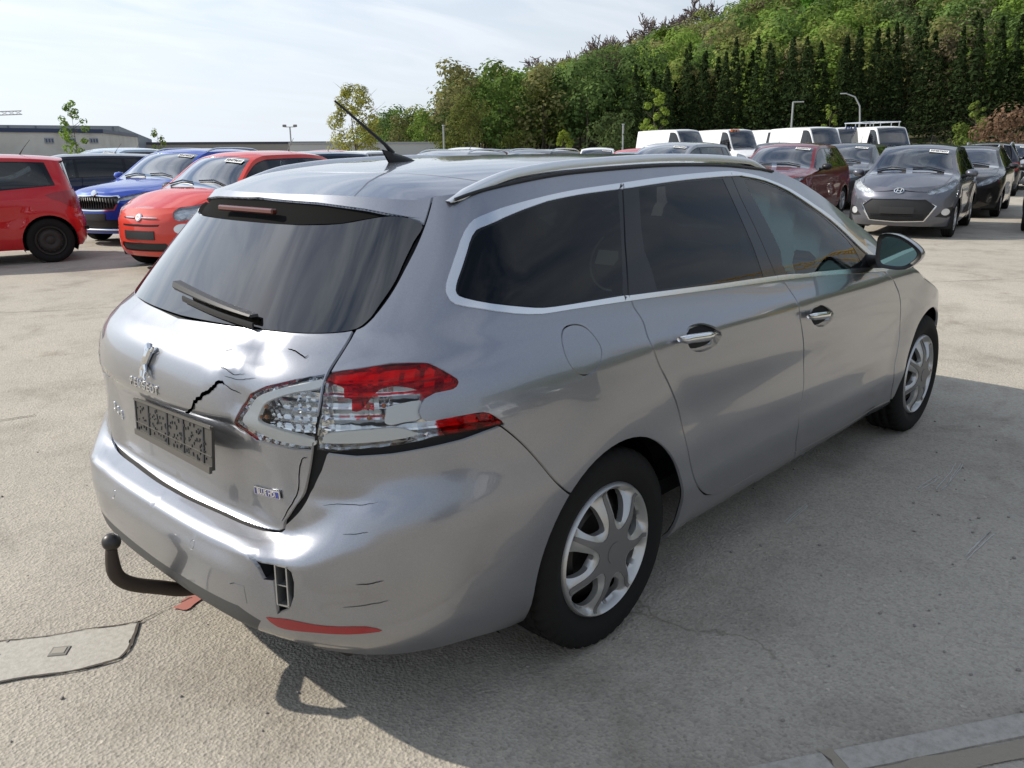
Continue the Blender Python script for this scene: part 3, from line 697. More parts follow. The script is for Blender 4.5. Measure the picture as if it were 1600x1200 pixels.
def build_hero():
    root = empty('estate_car', (0, 0, 0), 0, 'damaged silver grey estate car with roof rails in the foreground', 'car')
    B = Body(HERO); F = {k: np.array(v, float) for k, v in HERO_F.items()}
    gw = .007
    def line(k, w=gw): return ('gap', strip(smooth_poly(F[k], False, 5), w))
    def cl(k, sub=4): return smooth_poly(F[k], True, sub)
    def circ(c, r, n=16, sx=1.0): return np.array([(c[0]+r*sx*math.cos(t), c[1]+r*math.sin(t)) for t in np.linspace(0, 2*np.pi, n+1)[:-1]])
    arch = lambda xw: B.find([(xw+.362*math.cos(t), .312+.362*math.sin(t)) for t in np.linspace(math.radians(-24), math.radians(204), 40)], (0, 2), (-.75, 3.4))
    def archpoly(xw):
        a = arch(xw); return np.concatenate([a, [(a[-1][0], -.02), (a[0][0], -.02)]])
    s0, s1 = B.s0, B.s1
    fr = lambda pts: B.find(pts, (1, 2), (3.0, s1))       # nose features given as (y, z)
    val = np.concatenate([F['valance'], [(F['valance'][-1][0], -.02), (s0-.01, -.02)]]); val[0, 0] = s0-.01
    fuel = F['fuel_gap']; fc = fuel.mean(0)
    fuel_s = smooth_poly(fuel, True, 4)
    rg = F['rear_glass'].copy(); rg[0, 0] = rg[-1, 0] = s0-.01
    rgs = np.concatenate([rg[:1], smooth_poly(rg[1:-1], False, 4), rg[-1:]])
    rgo = rgs + (rgs - np.array([s0, rgs[:, 1].mean()]))/np.linalg.norm(rgs - np.array([s0, rgs[:, 1].mean()]), axis=1, keepdims=True)*.008; rgo[0, 0] = rgo[-1, 0] = s0-.01
    sr = F['spoiler_recess'].copy(); sr[0, 0] = sr[-1, 0] = s0-.01
    tg = F['tailgate_gap'].copy(); tg[-1, 0] = s0-.01; tg[0, 1] = 1.11
    headl = fr([(-.80, .80), (-.62, .66), (-.50, .63), (-.48, .69), (-.62, .76), (-.74, .84)])
    grille = fr([(.0, .62), (-.34, .62), (-.30, .50), (0, .48)]); grille[0, 0] = grille[-1, 0] = s1+.01
    intake = fr([(.0, .36), (-.42, .36), (-.36, .26), (0, .25)]); intake[0, 0] = intake[-1, 0] = s1+.01
    plf = fr([(0, .45), (-.26, .45), (-.26, .39), (0, .39)]); plf[0, 0] = plf[-1, 0] = s1+.01
    fb = B.find([(2.97, .50), (3.12, .58), (3.2, .66), (3.22, .72)], (0, 2), (2.9, 3.8)); fb = np.concatenate([fb, [(fb[-1][0], 1.12)]])
    cg = F['cowl_gap']; cg = np.concatenate([cg, [(cg[-1][0]+.01, 1.12)]])
    feats = [line('rear_door_gap'), line('front_door_gap'), line('fender_gap'), line('bumper_gap', .005),
             ('gap', strip(smooth_poly(tg, False, 4), np.interp(np.arange((len(tg)-1)*4+1), [0, 36, 44, 56, 64, 100], [.009, .009, .016, .016, .005, .005]))),
             ('gap', strip(fb, .005)), ('gap', strip(cg, .005)),
             ('gap', fuel_s), ('fuel_flap', fc + (fuel_s-fc)*.94),
             ('valance', val), ('gap', F['lamp_gap']), ('gap', F['tear_gap']),
             ('chrome', cl('chrome', 2)), ('pillar', cl('pillar', 2)),
             ('quarter_glass', cl('quarter_glass', 3)), ('rear_door_glass', F['rear_door_glass']), ('front_door_glass', cl('front_door_glass', 2)),
             ('gap', strip(F['door_split'], .004)), ('gap', strip(F['quarter_split'], .006)),
             ('gap', rgo), ('rear_glass', rgs), ('spoiler_recess', sr),
             ('gap', F['lamp_outer'] + (F['lamp_outer']-F['lamp_outer'].mean(0))*.02), ('lamp_outer_clear', cl('lamp_outer', 2)), ('lamp_outer_red', cl('lamp_outer_red', 2)), ('lamp_outer_red', cl('lamp_side_red', 2)),
             ('gap', F['lamp_inner'] + (F['lamp_inner']-F['lamp_inner'].mean(0))*.03), ('lamp_inner_clear', cl('lamp_inner', 2)),
             ('torn', F['torn']), ('reflector', cl('reflector', 2)),
             ('gap', circ(F['sensor'][0], .0105)), ('sensor', circ(F['sensor'][0], .009)),
             ('handle_rear', cl('handle_rear', 3)), ('handle_front', cl('handle_front', 3)),
             ('arch', archpoly(0.0)), ('arch', archpoly(2.73)),
             ('headlamp', smooth_poly(headl, True, 3)), ('grille', grille), ('grille', intake), ('front_plate', plf)]
    tc_ = F['tow_cover']; feats.append(('gap', strip(np.concatenate([tc_, tc_[:1] + [0.0, -.05]])[:4], .003)))
    gx = np.concatenate([np.arange(s0, 3.0, .026), np.arange(3.0, s1, .035)]); gy = np.arange(0, TT+.001, .025)
    grid = np.array([(a + (.013 if j % 2 else 0), b) for j, b in enumerate(gy) for a in gx if not (a < -.55 and .16 < b < .44)] + [(a, b) for j, b in enumerate(np.arange(.165, .44, .0085)) for a in np.arange(s0+.01, -.55, .016)])
    cut = Cut([(s0, 0), (s1, 0), (s1, TT), (s0, TT)], grid, feats, .016)
    sd = HERO_SEED
    pt = cut.parts([('body_side', sd['quarter']), ('rear_door', sd['rear_door']), ('front_door', sd['front_door']), ('front_fender', sd['fender']), ('tailgate', sd['tailgate']), ('rear_bumper', sd['bumper']),
                    ('body_side', sd['roof_side']), ('body_side', sd['sill']), ('front_bumper', (s1-.1, .30)), ('tailgate', (s0+.2, 1.09))])
    print('hero parts', {k: len(v) for k, v in pt.items()})
    cr_ = F['crack']; ce = cr_[-1]; to_ = F['torn'].mean(0)
    def dent(q):
        g = lambda c, a, b_, h, r=0: h*np.exp(-(((q[:, 0]-c[0])*math.cos(r)+(q[:, 1]-c[1])*math.sin(r))/a)**2 - ((-(q[:, 0]-c[0])*math.sin(r)+(q[:, 1]-c[1])*math.cos(r))/b_)**2)
        return (g(ce + [.055, -.035], .055, .035, -.013) + g(ce + [.02, .035], .09, .018, .006, .35) + g(ce + [.10, .06], .06, .022, -.006, -.3) + g(F['crack_f'][2], .03, .06, -.008)
                + g(to_ + [.0, .02], .05, .05, -.012) + g(F['scrape'][1] + [0, .01], .10, .018, -.006) + g(F['scrape_b'][1], .06, .03, -.005) + g(F['scrape_d'][1], .10, .04, -.006)) * sst(s0+.05, s0+.22, q[:, 0])
    flat_surf = B.at
    def surf(q):
        q = np.atleast_2d(q); d = dent(q); P, N = B.at(q)
        if np.abs(d).max() < 2e-5: return P, N
        def dp(a): a = a.copy(); a[:, 0] = np.clip(a[:, 0], s0, s1); a[:, 1] = np.clip(a[:, 1], 0, TT); p_, n_ = B.at(a); return p_, n_, dent(a)
        h = .006; e1 = np.array([h, 0]); e2 = np.array([0, h]); du = []
        for e in (e1, e2):
            a, b_ = dp(q+e), dp(q-e); du.append(((a[0]-b_[0]), (a[2]-b_[2])))
        L1 = np.linalg.norm(du[0][0], axis=1, keepdims=True); L2 = np.linalg.norm(du[1][0], axis=1, keepdims=True)
        N2 = N - du[0][0]/np.maximum(L1, 1e-6)*(du[0][1][:, None]/np.maximum(L1, 1e-6)) - du[1][0]/np.maximum(L2, 1e-6)*(du[1][1][:, None]/np.maximum(L2, 1e-6))
        N2 /= np.linalg.norm(N2, axis=1, keepdims=True)
        return P + N*d[:, None], N2
    def sp(name, key, m, side='B', **k):
        if key in pt and len(pt[key]): return shell_part(name, cut, pt[key], surf, m, parent_of.get(key, root), side, surf_l=flat_surf, **k)
    parent_of = {}
    tail = sp('tailgate', 'tailgate', PAINT); 
    left_b = np.concatenate([pt['rear_bumper'], pt['torn']])
    bump_o = shell_part('rear_bumper', cut, pt['rear_bumper'], surf, PAINT, root, 'B', lip=.012, extra_left=left_b, surf_l=flat_surf)
    doors = {}
    for s_ in 'RL':
        sp('body_side', 'body_side', PAINT, s_)
        for d in ('rear_door', 'front_door'): doors[d, s_] = sp(d, d, PAINT, s_)
        sp('front_fender', 'front_fender', PAINT, s_)
        sp('window_trim', 'chrome', SATIN, s_, off=.004, lip=.012)
        sp('pillar_cover', 'pillar', GLOSSBLACK, s_, off=-.001)
        sp('quarter_window', 'quarter_glass', G_DARK, s_, lip=0)
        for d, gk, gm in (('rear_door', 'rear_door_glass', G_DARK), ('front_door', 'front_door_glass', G_CLEAR)):
            shell_part('window', cut, pt[gk], surf, gm, doors[d, s_], s_, lip=0, off=-.002)
        shell_part('fuel_flap', cut, pt['fuel_flap'], surf, PAINT, root, s_) if s_ == 'R' else None
        # lamps
        lo = empty('tail_lamp', parent=root)
        in_top = inside(cut.cen[pt['lamp_outer_red']], cl('lamp_outer_red', 2))
        def lamp_bowl(poly, par, kind):
            g2 = smooth_poly(poly, True, 3); lo_, hi_ = g2.min(0), g2.max(0)
            cc = Cut(g2, np.array([(a, b_) for b_ in np.arange(lo_[1], hi_[1], .0045) for a in np.arange(lo_[0], hi_[0], .012)]), [('g', g2)], .010)
            def bowl(q):
                t = (q[:, 1]-lo_[1])/(hi_[1]-lo_[1]); u = (q[:, 0]-lo_[0])/(hi_[0]-lo_[0])
                saw = (t*7.0) % 1.0
                return -.030 + .012*np.where(saw < .75, saw/.75, (1-saw)/.25)*sst(.0, .1, u)*sst(1.0, .9, u) - .012*np.exp(-(((u-.35)/.16)**2+((t-.55)/.25)**2)) + .002*np.sin(u*60)
            o = shell_part('lamp_reflector', cc, np.arange(len(cc.f)), surf, LAMPC, par, s_, lip=-.018, doff=bowl)
            for k_ in range(4):
                bu, bt = ((.30, .42), (.38, .42), (.30, .56), (.38, .56))[k_]; q = lo_ + (hi_-lo_)*[bu, bt]; Pb, Nb = surf(q[None]); Pb = Pb[0]-Nb[0]*.016
                MB().ball(Pb*[1, my, 1], .006, 6).build('bulb', BULB, par)
        my = 1 if s_ == 'R' else -1
        lamp_bowl(F['lamp_outer'], lo, 0)
        shell_part('red_lens', cut, pt['lamp_outer_red'][in_top], surf, G_RED, lo, s_, lip=.006); shell_part('red_lens', cut, pt['lamp_outer_red'][~in_top], surf, G_RED, lo, s_, lip=.006)
        for pc in pieces(cut, pt['lamp_outer_clear']): shell_part('clear_lens', cut, pc, surf, G_LENS, lo, s_, lip=0)
        li = empty('tailgate_lamp', parent=tail)
        lamp_bowl(F['lamp_inner'], li, 1)
        shell_part('clear_lens', cut, pt['lamp_inner_clear'], surf, G_LENS, li, s_, lip=0)
        my = 1 if s_ == 'R' else -1
        for key, par, off in (('guide_outer', lo, -.006), ('guide_plate', lo, -.010), ('guide_inner', li, -.006)):
            g2 = smooth_poly(F[key], True, 3); cc = Cut(g2, np.array([(a, b_) for a in np.arange(g2[:, 0].min(), g2[:, 0].max(), .014) for b_ in np.arange(g2[:, 1].min(), g2[:, 1].max(), .014)]).reshape(-1, 2), [('g', g2)], .008)
            shell_part('light_guide', cc, np.arange(len(cc.f)), surf, WHITEP, par, s_, lip=.012, off=off)
        # red border inside the tailgate lamp
        rim = strip(smooth_poly(np.array(F['lamp_inner'])[1:8], False, 4), .006); cc = Cut(rim, np.zeros((0, 2)).reshape(0, 2) if False else rim[:1]*0, [('g', rim)], .01)
        shell_part('red_rim', cc, np.arange(len(cc.f)), surf, G_RED, li, s_, lip=.004, off=-.003)
        shell_part('headlamp', cut, pt['headlamp'], surf, G_LENS, root, s_, lip=0)
        shell_part('headlamp_reflector', cut, pt['headlamp'], surf, CHROME, root, s_, lip=-.03, off=-.04)
        shell_part('reflector', cut, pt['reflector'], surf, REDOP, bump_o, s_, off=.0015, lip=.008)
        shell_part('parking_sensor', cut, pt['sensor'], surf, PAINT, bump_o, s_, off=.0005)
        # door handles: recess, grip
        for d, hk in (('rear_door', 'handle_rear'), ('front_door', 'handle_front')):
            hp = F[hk]; hc = hp.mean(0); hr = np.abs(hp-hc).max(0)
            shell_part('handle_recess', cut, pt[hk], surf, PAINT, doors[d, s_], s_, lip=.004, doff=lambda q, hc=hc, hr=hr: -.030*np.clip(1-(((q-hc)/hr)**2).sum(1), 0, 1)**.7, soft=True)
        # wheel arch liners
        for xw in (0.0, 2.73):
            a = [(xw+.375*math.cos(t), .312+.375*math.sin(t)) for t in np.linspace(math.radians(-34), math.radians(214), 30)]
            V = [(x, -my*(y if z > .25 or y < .75 else .71), z) for (x, z) in a for y in (.80, .70, .45)]
            Fc = [(i*3+j, i*3+j+1, (i+1)*3+j+1, (i+1)*3+j) for i in range(29) for j in range(2)]
            Fc.append([i*3+2 for i in range(30)])
            mk('wheel_arch_liner', V, Fc, principled('arch_liner', (.004, .004, .004), 1.0, spec=0), root)
    rear_w = sp('rear_window', 'rear_glass', G_REAR, 'B', lip=0)
    if rear_w: rear_w.parent = tail
    rec = sp('spoiler_underside', 'spoiler_recess', principled('matt_black_trim', (.006, .006, .006), .95, spec=.1), 'B', off=-.012, lip=-.012)
    rec.parent = tail
    v_ = sp('bumper_valance', 'valance', principled('grey_valance', (.05, .053, .055), .5), 'B'); v_.parent = bump_o
    sp('front_bumper', 'front_bumper', PAINT); sp('grille', 'grille', BLACK, off=-.015); sp('front_plate_holder', 'front_plate', BLACK, off=.006)
    # dark inner shell behind every gap
    inner = np.concatenate([v for k, v in pt.items() if k not in ('quarter_glass', 'rear_door_glass', 'front_door_glass', 'rear_glass', 'arch', 'torn', 'lamp_outer_clear', 'lamp_outer_red', 'lamp_inner_clear', 'headlamp')])
    shell_part('inner_shell', cut, inner, surf, DARK, root, 'B', off=-.014, lip=0, surf_l=flat_surf)
    # ---- bonnet, windscreen, roof
    e = B.P[-1]; plan = np.stack([e[:, 0], -e[:, 1]], 1)
    m_ = np.concatenate([[True], np.linalg.norm(np.diff(plan, axis=0), axis=1) > 1e-4]); plan = plan[m_]
    bd = np.concatenate([plan, [(plan[-1][0], 0)], [(plan[0][0], 0)]]) if plan[-1][1] > 1e-6 else plan
    def tsurf(q):
        f = lambda a, b: B.topz(a, b)
        h = .004; z = f(q[:, 0], q[:, 1]); zx = (f(q[:, 0]+h, q[:, 1])-f(q[:, 0]-h, q[:, 1]))/(2*h); zy = (f(q[:, 0], np.abs(q[:, 1])+h)-f(q[:, 0], np.maximum(np.abs(q[:, 1])-h, 0)))/(2*h)
        n = np.stack([-zx, zy, np.ones_like(z)], 1); n /= np.linalg.norm(n, axis=1, keepdims=True)
        return np.stack([q[:, 0], -q[:, 1], z], 1), n
    eh = lambda x: float(B.Eh(x))
    def xline(x0, bow, w=.005): return strip(np.array([(x0 + bow*(1-(y/.7)**2), y) for y in np.linspace(-.02, .9, 24)]), w)
    ws = [(1.46+.05*(1-(y/.6)**2), y) for y in np.linspace(-.01, .575, 12)] + [(x, eh(x)-.05) for x in np.linspace(1.5, 2.2, 10)] + [(2.30+.10*(1-(y/.7)**2), y) for y in np.linspace(.70, -.01, 12)]
    hood_e = [(2.36+.10*(1-(y/.7)**2), y) for y in np.linspace(-.01, .68, 12)] + [(x, eh(x)-.045) for x in np.linspace(2.4, 3.3, 12)]
    sun = [(.15, -.01), (.15, .40), (.20, .45), (1.20, .45), (1.27, .40), (1.29, -.01)]
    tf = [('gap', xline(-.13, -.20, .006)), ('gap', strip(np.array(hood_e), .005)), ('windscreen', np.array(ws)), ('sunroof', np.array(sun))]
    gt = np.array([(x, y) for x in np.arange(-.6, 3.5, .05) for y in np.arange(0, .8, .04)])
    tcut = Cut(bd, gt, tf, .03)
    tp = tcut.parts([('roof', (.05, .3)), ('spoiler', (-.42, .1)), ('bonnet', (2.9, .2))])
    print('hero top', {k: len(v) for k, v in tp.items()})
    flip = lambda c: setattr(c, 'f', c.f[:, ::-1])
    flip(tcut)
    def tpart(name, key, m, **k): return shell_part(name, tcut, tp[key], tsurf, m, root, 'B', **k) if key in tp else None
    tpart('roof', 'roof', PAINT); tpart('bonnet', 'bonnet', PAINT); tpart('windscreen', 'windscreen', G_CLEAR, lip=0); tpart('sunroof', 'sunroof', GLOSSBLACK)
    if 'cowl' in tp: tpart('cowl', 'cowl', PAINT)
    if '_rest' in tp: tpart('roof_edge', '_rest', PAINT)
    spo = tpart('roof_spoiler', 'spoiler', PAINT, lip=.02); spo.parent = tail
    # third brake light under the spoiler
    P_, N_2 = surf(np.array([(s0, 1.045)])); 
    mb = MB(); mb.box((P_[0][0]-.012, 0, P_[0][2]), (.02, .30, .016), bev=.004); mb.build('high_brake_light', principled('smoked_red', (.10, .02, .015), .2, coat=.5), tail)
    # ---- roof rails
    for my in (1, -1):
        xs = np.linspace(-.355, 1.37, 50); pts = []
        for x in xs:
            k = sst(-.355, -.10, x)*sst(1.37, 1.18, x)
            pts.append((x, -my*(eh(x)-.012), float(B.Ez(x)) - .006 + .026*k))
        V = []; n = 12; pr = [(-.016, -.012), (-.016, .003), (-.011, .010), (0, .012), (.011, .010), (.016, .003), (.016, -.012)]
        for (x, y, z), k in zip(pts, [sst(-.37, -.29, x)*sst(1.39, 1.30, x)*.9+.1 for x in xs]):
            for (dy, dz) in pr: V.append((x, y+dy, z+dz*k))
        m7 = len(pr); Fc = [(i*m7+j, i*m7+j+1, (i+1)*m7+j+1, (i+1)*m7+j) for i in range(49) for j in range(m7-1)]
        rl = mk('roof_rail', V, Fc, principled('rail_aluminium', (.78, .79, .80), .36, .9), root)
        MB().tube([(x, -my*(eh(x)+.006), float(B.Ez(x))-.004) for x in np.linspace(-.34, 1.38, 40)], .005, 6).build('rail_seal', BLACK, rl)
    # ---- antenna
    a = MB(); V = []
    secs = [(-.078, .004, .045), (-.05, .020, .040), (-.01, .026, .022), (.025, .022, .008), (.04, .008, .002)]
    for x, w, h in secs:
        for t in np.linspace(0, math.pi, 9): V.append((x - (.03*math.sin(t) if h > .03 else 0), w*math.cos(t), 1.443 + h*math.sin(t)))
    a.add(V, [(i*9+j, i*9+j+1, (i+1)*9+j+1, (i+1)*9+j) for i in range(4) for j in range(8)])
    ant = a.build('antenna', BLACK, root)
    MB().tube([(-.062, 0, 1.475), (-.095, 0, 1.505), (-.28, 0, 1.633)], [.009, .006, .0035], 8).build('mast', BLACK, ant)
    # ---- wiper
    def rear_pt(y, z, off=.02):
        q = B.find([(-abs(y), z)], (1, 2), (s0, B.xc)); P_, N_2 = surf(q); P_ = P_[0]; n = N_2[0]
        r = P_ + n*off
        return (r[0], (1 if y > 0 else -1)*abs(r[1]), r[2])
    w0, w1 = (.045, 1.105), (-.33, 1.075)
    t_ = np.linspace(0, 1, 14)
    path = [rear_pt(w0[0]+(w1[0]-w0[0])*t, w0[1]+(w1[1]-w0[1])*t, .034-.018*t) for t in t_]
    wp = MB(); V = []
    for i, p_ in enumerate(path):
        hh = .012*(1-.70*t_[i]); p_ = np.array(p_)
        for dx_, dz_ in ((.012, -hh), (-.010, -hh), (-.016, -hh*.2), (-.012, hh), (.010, hh)): V.append(p_ + [dx_, 0, dz_])
    wp.add(V, [(i*5+j, i*5+(j+1) % 5, (i+1)*5+(j+1) % 5, (i+1)*5+j) for i in range(13) for j in range(5)] + [(4, 3, 2, 1, 0), tuple(65+k for k in range(5))])
    wo = wp.build('rear_wiper', principled('wiper_grey', (.05, .05, .052), .55), tail, angle=40)
    bl = MB(); bl.tube([np.array(rear_pt(y, 1.098+(y-.02)*.08-.014, .012)) for y in np.linspace(.02, -.34, 12)], .009, 6, flat=.35); bl.build('wiper_blade', BLACK, wo)
    # ---- badges and lettering on the tailgate
    def place(y, z): 
        q = B.find([(-abs(y), z)], (1, 2), (s0, B.xc)); P_, n = surf(q); P_, n = P_[0].copy(), n[0].copy()
        if y > 0: P_[1] *= -1; n[1] *= -1
        return P_, n
    word = 'PEUGEOT'
    for i, ch in enumerate(word):
        y = .105 - i*.0265; P_, n = place(y, .866 - 0*i); o = text_mesh('letter', ch, .032, CHROME, tail, .0015, frame(P_ + n*.0015, n, (0, -1, 0)), bold=.0012)
    for i, ch in enumerate('308'):
        y = .435 - i*.028; P_, n = place(y, .705-.008*i); text_mesh('letter', ch, .040, CHROME, tail, .0015, frame(P_ + n*.0015, n, (0, -1, 0)), bold=.001)
    # rearing beast emblem from tapering limbs
    P_, n = place(.0, .935); M4 = frame(P_ + n*.004, n, (0, -1, 0)); em = MB()
    S_ = 1.22
    def limb(pts, r): em.tube([M4 @ Vector((x*S_, y*S_, z)) for x, y, z in pts], [q_*1.3 for q_ in r], 8, flat=.8)
    limb([(-.004, -.012, .004), (.0, .004, .006), (.006, .02, .006), (.008, .032, .005)], [.007, .0085, .009, .007])       # trunk
    limb([(.006, .03, .005), (.003, .038, .006), (-.004, .040, .005)], [.009, .009, .005])                                 # head and mane
    limb([(.008, .026, .004), (.016, .028, .004), (.021, .036, .004)], [.005, .004, .003])
    limb([(.004, .018, .005), (-.008, .022, .005), (-.013, .030, .005)], [.005, .004, .003])
    limb([(-.004, -.010, .004), (-.012, -.020, .004), (-.010, -.034, .004), (-.018, -.038, .004)], [.007, .0055, .004, .003])
    limb([(.0, -.010, .005), (.008, -.018, .005), (.005, -.032, .005), (.012, -.040, .004)], [.0075, .006, .004, .003])
    limb([(-.006, -.010, .003), (-.018, -.006, .003), (-.020, .006, .003), (-.014, .012, .003)], [.004, .003, .0025, .003])
    em.build('emblem', CHROME, tail)
    # small blue engine badge
    qa, qb = F['badge_left'][0], F['badge_right'][0]; Pm, nm = surf((qa+qb)[None]/2); Pa = surf(qa[None])[0][0]; Pb = surf(qb[None])[0][0]
    M4 = frame(Pm[0] + nm[0]*.002, nm[0], Pb-Pa); L_ = float(np.linalg.norm(Pb-Pa))
    bd_ = MB(); bd_.box((0, 0, 0), (L_, .022, .004), bev=.001); ob = bd_.build('engine_badge', CHROME, tail); ob.data.transform(M4)
    bi = MB(); bi.box((0, -.001, .0018), (L_*.94, .016, .0015)); oi = bi.build('badge_field', principled('badge_blue', (.02, .035, .22), .3), ob); oi.data.transform(M4)
    text_mesh('badge_text', 'BLUE HDi', .019, CHROME, ob, .0006, M4 @ Matrix.Translation((0, -.001, .003)), bold=.0006)
    # ---- plate holder, hanging askew
    ph = empty('plate_holder', parent=tail)
    C4 = [np.array(v) for v in ((-.930, .150, .800), (-.934, .152, .700), (-.962, -.352, .718), (-.955, -.358, .832))]   # left top, left bottom, right bottom, right top
    def pp(u, v, w): 
        a = C4[0]*(1-u)+C4[3]*u; b_ = C4[1]*(1-u)+C4[2]*u; n = np.cross(C4[1]-C4[0], C4[3]-C4[0]); n = n/np.linalg.norm(n); n = n*(-1 if n[0] > 0 else 1)
        return a*(1-v)+b_*v + n*w
    def slab(u0, u1, v0, v1, w0, w1, mb):
        V = [pp(u, v, w) for w in (w0, w1) for v in (v0, v1) for u in (u0, u1)]
        mb.add(V, [(0, 1, 3, 2), (4, 6, 7, 5), (0, 4, 5, 1), (2, 3, 7, 6), (0, 2, 6, 4), (1, 5, 7, 3)])
    mb = MB(); slab(0, 1, 0, 1, -.004, .004, mb); mb.build('back_plate', principled('plate_grey', (.05, .047, .042), .5), ph)
    mb = MB(); slab(.0, 1, .90, 1.06, .004, .012, mb); slab(.0, 1, -.03, .04, .004, .008, mb); slab(.0, 1, .66, .68, .004, .0075, mb); mb.build('clip_rail', principled('rail_grey', (.085, .08, .07), .5), ph)
    mb = MB(); rr = random.Random(3)
    for u in (.0, .19, .45, .66, .90): slab(u, u+.016, .04, .90, .004, .0065, mb)
    for i in range(150):
        u, v = rr.uniform(.03, .96), rr.uniform(.06, .86); slab(u, u+rr.uniform(.003, .008), v, v+rr.uniform(.03, .09), .004, .0062, mb)
    mb.build('rib_pattern', INK, ph)
    # ---- tow bar
    tb = empty('tow_bar', parent=root)
    MB().tube(smooth_poly([(-1.107, 0, .452), (-1.112, 0, .415), (-1.108, 0, .360), (-1.075, 0, .318), (-1.0, 0, .275), (-.91, 0, .232), (-.78, 0, .215), (-.6, 0, .22)], False, 6), np.interp(np.arange(43), [0, 5, 10, 30, 42], [.014, .0165, .02, .021, .021]), 14).build('neck', RUST, tb)
    MB().ball((-1.107, 0, .458), .025, 14).build('ball', principled('worn_ball', (.05, .047, .045), .4, .6), tb)
    # ---- torn corner: cavity, crash beam end
    tr_ = F['torn'].mean(0) + (F['torn']-F['torn'].mean(0))*1.05
    cav = Cut(tr_, np.array([(a, b_) for a in np.arange(-1.1, -.8, .012) for b_ in np.arange(.05, .4, .012)]), [('g', tr_)], .01)
    shell_part('torn_cavity', cav, np.arange(len(cav.f)), surf, DARK, bump_o, 'R', lip=-.05, off=-.05)
    br = MB()
    def tpnt(px_, py_): return None
    q0 = F['torn'][[9, 4]].mean(0); Pt, Nt = surf(q0[None]); Pt, Nt = Pt[0], Nt[0]
    M4 = frame(Pt, Nt, (.5, -1, 0)); hh, ww = .105, .030
    for c_, d_ in (((-.020, -.012, -.012), (.004, hh, .034)), ((.012, -.012, -.012), (.004, hh, .030)), ((-.004, -.012+hh/2, -.012), (.036, .004, .030)), ((-.004, -.012-hh/2, -.012), (.036, .004, .030)), ((-.004, -.012, -.012), (.030, .003, .026))): br.box(c_, d_)
    ob = br.build('crash_beam', principled('raw_alloy', (.42, .42, .41), .38, .8), bump_o, angle=20); ob.data.transform(M4)
    # ---- cracks and scrapes
    for key, w, nm, m, par in (('crack', .008, 'crack', DARK, tail), ('crack_b', .0014, 'crack', DARK, tail), ('crack_c', .0012, 'crack', DARK, tail), ('crack_d', .0018, 'crack', DARK, tail), ('crack_e', .0012, 'crack', DARK, tail), ('crack_g', .001, 'crack', DARK, tail),
                               ('crack_f', .0025, 'paint_crack', LABELW, tail), ('scrape', .0012, 'scrape', SCUFF, bump_o), ('scrape_b', .0013, 'scrape', SCUFF, bump_o), ('scrape_c', .0016, 'scrape', SCUFF, bump_o), ('scrape_d', .0012, 'scrape', SCUFF, bump_o)):
        L = smooth_poly(F[key], False, 6); L = L + np.random.RandomState(len(L)).normal(0, .0012 if w > .003 else .0004, L.shape)
        ww = w*np.sin(np.linspace(.12, math.pi-.05, len(L)))**.6
        S_p = strip(L, ww); k2 = len(L)
        Pp, Nn = surf(S_p); Pp = Pp + Nn*.0012
        mk(nm, Pp, [(i, i+1, 2*k2-2-i, 2*k2-1-i) for i in range(k2-1)], m, par, True, Nn)
    # ---- door handles
    for my in (1, -1):
        for d, hx, hz, tilt in (('rear_door', (.290, .530), (.922, .902), 0), ('front_door', (1.185, 1.425), (.860, .838), 0)):
            V = []; xs = np.linspace(0, 1, 13)
            for t in xs:
                x = hx[0]+(hx[1]-hx[0])*t; z = hz[0]+(hz[1]-hz[0])*t
                y0 = float(-B.at(B.find([(x, z)], (0, 2), (B.xc, B.xf)))[0][0][1])
                h = .015*(1-.75*sst(.55, 1.05, t))*(.55+.45*sst(0, .12, t)); o_ = .032 - .030*sst(.6, 1.0, t) - .010*sst(.1, 0, t)
                for (dy, dz) in ((-.010, 0), (-.006, h*.8), (.0, h), (.008, h*.5), (.010, 0), (.007, -h*.6), (0, -h), (-.006, -h*.8)): V.append((x, -my*(y0+o_+dy), z+dz))
            n8 = 8; mk('door_handle', V, [(i*n8+j, i*n8+(j+1) % n8, (i+1)*n8+(j+1) % n8, (i+1)*n8+j) for i in range(12) for j in range(n8)] + [tuple(range(8)), tuple(range(96, 104))], CHROME, doors[d, 'R' if my > 0 else 'L'])
    # ---- mirrors
    for my in (1, -1):
        mr = empty('door_mirror', parent=root)
        prof = np.array([(-.085, .02), (-.083, .055), (-.06, .072), (-.01, .070), (.04, .050), (.085, .018), (.100, -.005), (.094, -.028), (.065, -.058), (.03, -.074), (-.03, -.075), (-.072, -.066), (-.085, -.03)])
        prof = smooth_poly(prof, True, 3); c0 = np.array([1.835, -.985, 1.052])
        V = []; secs = [(.0, 1.0), (.02, 1.02), (.05, .99), (.085, .88), (.11, .68), (.125, .40), (.13, .1)]
        for dx_, sc in secs:
            for a_, z_ in prof: V.append((c0[0]+dx_+.18*(-a_)*.35*0, my*(c0[1]-a_*sc - (1-sc)*-.02), c0[2]+z_*sc))
        k = len(prof); Fc = [(i*k+j, i*k+(j+1) % k, (i+1)*k+(j+1) % k, (i+1)*k+j) for i in range(len(secs)-1) for j in range(k)] + [tuple(range((len(secs)-1)*k, len(secs)*k))]
        mk('mirror_shell', V, Fc, PAINT, mr)
        V = [(c0[0]-.004, my*(c0[1]-a_*1.0), c0[2]+z_*1.0) for a_, z_ in prof] + [(c0[0]+.002, my*(c0[1]-a_*.80), c0[2]+z_*.80) for a_, z_ in prof] + [(c0[0]+.012, my*(c0[1]-a_*1.005), c0[2]+z_*1.005) for a_, z_ in prof]
